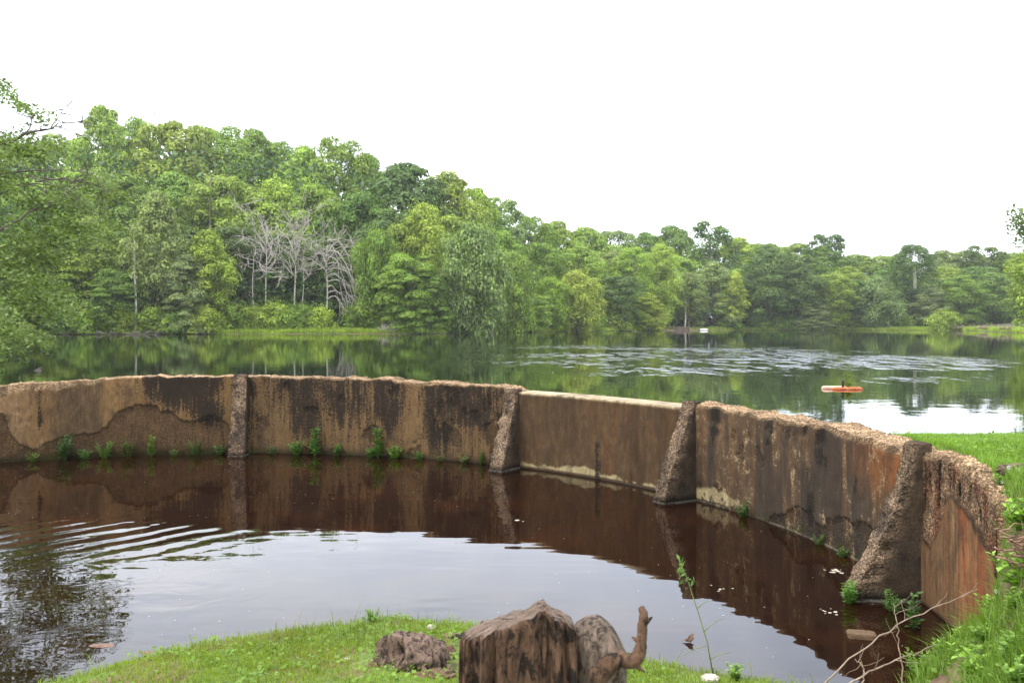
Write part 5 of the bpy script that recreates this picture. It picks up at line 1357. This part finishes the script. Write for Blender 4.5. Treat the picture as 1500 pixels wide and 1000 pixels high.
mb = MB(); mb.add(V, Q, None, va); tagk(mb.build('curled_leaf', M_soil, None, False, (X, Y, 0)), 'dark curled leaf floating in the sky reflection near the stump', 'leaf')
# submerged pinkish stones near the left of the lawn
for (px, py, lab, d_) in ((150, 945, 'pinkish stone just breaking the water left of the lawn', (.22, .09, .05)), (215, 955, 'pale flat stone in the shallows at the lawn edge', (.14, .06, .04))):
    Y = CAMZ * F / (py - HOR); X = (px - 750) / F * Y
    lump('rock', (X, Y, -.012), d_, px % 7, mat_simple('wet_stone', (.10, .06, .045), (.2, .12, .09), 30, bstr=.5), lab, 'rock', rough=.2)
# twig floating on the lake, upper left
Y = 1.25 * F / (543 - HOR); X = (55 - 750) / F * Y
mb = MB(); mb.tube(np.array([(-.1, 0, .0), (0, 0, .05), (.12, .0, .10)]), [.01, .012, .006], 6); mb.tube(np.array([(0, 0, .05), (.06, 0, .03), (.1, 0, .035)]), [.01, .008, .005], 5); mb.tube(np.array([(-.12, 0, -.01), (0, .01, .01), (.1, 0, 0)]), .012, 5)
tagk(mb.build('floating_twig', M_dead, None, True, (X, Y, LAKE)), 'small pale forked twig poking from the lake at the left', 'twig')

# orange float with a dark post and plants
M_or = mat_simple('orange_plastic', (.38, .065, .022), (.70, .24, .10), 22, bstr=.3, bdist=.01, rough=.55)
M_or2 = mat_simple('faded_orange_plastic', (.66, .34, .22), (.72, .47, .36), 9, bstr=.15, bdist=.01, rough=.55)
M_black = mat_simple('black_post', (.02, .018, .016), (.05, .045, .04), 20, bstr=.2)
Y = 1.25 * F / (570 - HOR); xc = (1235 - 750) / F * Y; k_ = Y / F
root = empty('orange_boat', (xc, Y, LAKE)); tagk(root, 'little orange boat with a dark post and green plants on the lake', 'boat')
def hullmesh(L, wd_, ht, x0, y0, mat, nm, z0=-.02):
    s = np.linspace(-1, 1, 25); VV = []
    for q in s:
        w_ = wd_ * (1 - abs(q) ** 2.6) ** .8 + .004
        sh = ht * (1 + .15 * q ** 4) * (1 - .75 * abs(q) ** 9)
        prof_ = [(-.45, 0), (-.85, .3), (-1, .75), (-.92, 1), (-.72, .96), (-.55, .62), (0, .55), (.55, .62), (.72, .96), (.92, 1), (1, .75), (.85, .3), (.45, 0)]
        VV += [(x0 + q * L * .5, y0 + a * w_, z0 + .012 * abs(q) ** 5 + b * sh) for a, b in prof_]
    n_ = 13; i = np.arange(24)[:, None] * n_; j = np.arange(n_)[None, :]; j2 = (j + 1) % n_
    Q = np.stack([i + j, i + j2, i + n_ + j2, i + n_ + j], -1).reshape(-1, 4)
    m_ = MB(); m_.add(np.array(VV), Q, [[0, k2, k2 + 1] for k2 in range(1, 12)] + [[24 * n_, 24 * n_ + k2 + 1, 24 * n_ + k2] for k2 in range(1, 12)])
    return m_.build(nm, mat, root, True)
hullmesh(46 * k_, .06, 4.9 * k_, 4 * k_, -.06, M_or, 'hull')
hullmesh(40 * k_, .055, 5.6 * k_, -8.5 * k_, .13, M_or2, 'outrigger')
mb = MB(); mb.tube(np.array([(-1.0 * k_, -.02, .02), (-.9 * k_, -.02, 8 * k_), (-1.2 * k_, -.02, 9 * k_), (-.8 * k_, -.02, 13 * k_)]), [1.6 * k_, 1.4 * k_, 2.2 * k_, 2.0 * k_], 10); mb.build('post', M_black, root, True)
rg = np.random.default_rng(3); n_ = 150
P = np.stack([rg.normal(6.5, 2.6, n_) * k_, rg.normal(-.02, .03, n_), (5 + np.abs(rg.normal(0, 4.2, n_))) * k_], 1)
P = np.vstack([P, np.stack([rg.normal(9.5, 1.2, 26) * k_, rg.normal(0, .02, 26), rg.normal(19, 1.4, 26) * k_], 1)])
V, Q, va = leaves(P, rg.normal(size=(len(P), 3)) + np.array([0, 0, .8]), .034, 2.0, rg=rg); mb = MB(); mb.add(V, Q, None, va)
o = mb.build('plants', M_weed, root); o.color = (.15, .20, .03, 1)
mb = MB(); 
for k in range(7): mb.tube(np.array([(6.5 * k_ + rg.normal(0, .02), 0, .04), (7.5 * k_ + rg.normal(0, .02), 0, 9 * k_), (9.5 * k_ + rg.normal(0, .012), 0, 18 * k_)]), [.003, .0025, .0015], 4)
mb.build('plant_stems', M_stem, root, True)

# ------------------------------------------------------------------ haze
mb = MB(); mb.box((0, 480, 30), (2100, 1360, 66))
hz = mb.build('haze'); m, nt, out = newmat('haze_air')
vol = N_(nt, 'ShaderNodeVolumePrincipled'); vol.inputs['Density'].default_value = .00018; vol.inputs['Color'].default_value = (.95, .97, 1, 1); vol.inputs['Anisotropy'].default_value = .2
nt.links.new(vol.outputs[0], out.inputs['Volume']); hz.data.materials.append(m)
tagk(hz, 'pale humid air between the banks and the far wood', 'haze', kind='stuff')

# ------------------------------------------------------------------ light
SUN = unit(np.array([-.62, -.35, 1.15]))
sl = bpy.data.lights.new('sun', 'SUN'); sl.energy = 1.5; sl.angle = math.radians(12); sl.color = (1, .95, .87)
so = bpy.data.objects.new('sun', sl); COL.objects.link(so)
so.rotation_euler = Vector(-SUN).to_track_quat('-Z', 'Y').to_euler(); so.location = (0, 0, 40)
wd = bpy.data.worlds.new('World'); sc.world = wd; wd.use_nodes = True
nt = wd.node_tree; nt.nodes.clear()
out = nt.nodes.new('ShaderNodeOutputWorld'); bg = nt.nodes.new('ShaderNodeBackground'); nt.links.new(bg.outputs[0], out.inputs[0])
sk = N_(nt, 'ShaderNodeTexSky', sky_type='NISHITA'); sk.sun_disc = False
sk.sun_elevation = math.asin(SUN[2]); sk.sun_rotation = math.atan2(SUN[0], SUN[1])
tc = N_(nt, 'ShaderNodeTexCoord').outputs['Generated']
cn = noise(nt, mapping(nt, tc, (1.2, 1.2, 3.2), (.3, .1, 0)), 1.6, 6, .6, .4)
cm = ramp(nt, cn, [(.30, .62), (.52, 1.0)])
cn2 = noise(nt, mapping(nt, tc, (1.0, 1.0, 2.6), (4, 1, 0)), 2.4, 5, .6)
cc = mixrgb(nt, (8.4, 9.3, 11.0), (12.0, 12.3, 12.9), ramp(nt, cn2, [(.35, 0.0), (.65, 1.0)]))
nt.links.new(mixrgb(nt, sk.outputs[0], cc, cm), bg.inputs['Color'])
bg.inputs['Strength'].default_value = .12

# ------------------------------------------------------------------ camera
cam = bpy.data.cameras.new('camera'); co_ = bpy.data.objects.new('camera', cam); COL.objects.link(co_)
co_.location = (0, 0, CAMZ); co_.rotation_euler = (math.radians(90), 0, 0)
cam.sensor_width = 36; cam.lens = 36 * F / 1500; cam.shift_y = -(500 - HOR) / 1500
cam.clip_end = 3000; cam.clip_start = .05
cam.dof.use_dof = True; cam.dof.focus_distance = 12.5; cam.dof.aperture_fstop = 7.5
sc.camera = co_
sc.view_settings.view_transform = 'Standard'; sc.view_settings.look = 'None'; sc.view_settings.gamma = 1
sc.view_settings.exposure = 1.3
sc.cycles.max_bounces = 8; sc.cycles.transparent_max_bounces = 8; sc.cycles.volume_bounces = 1
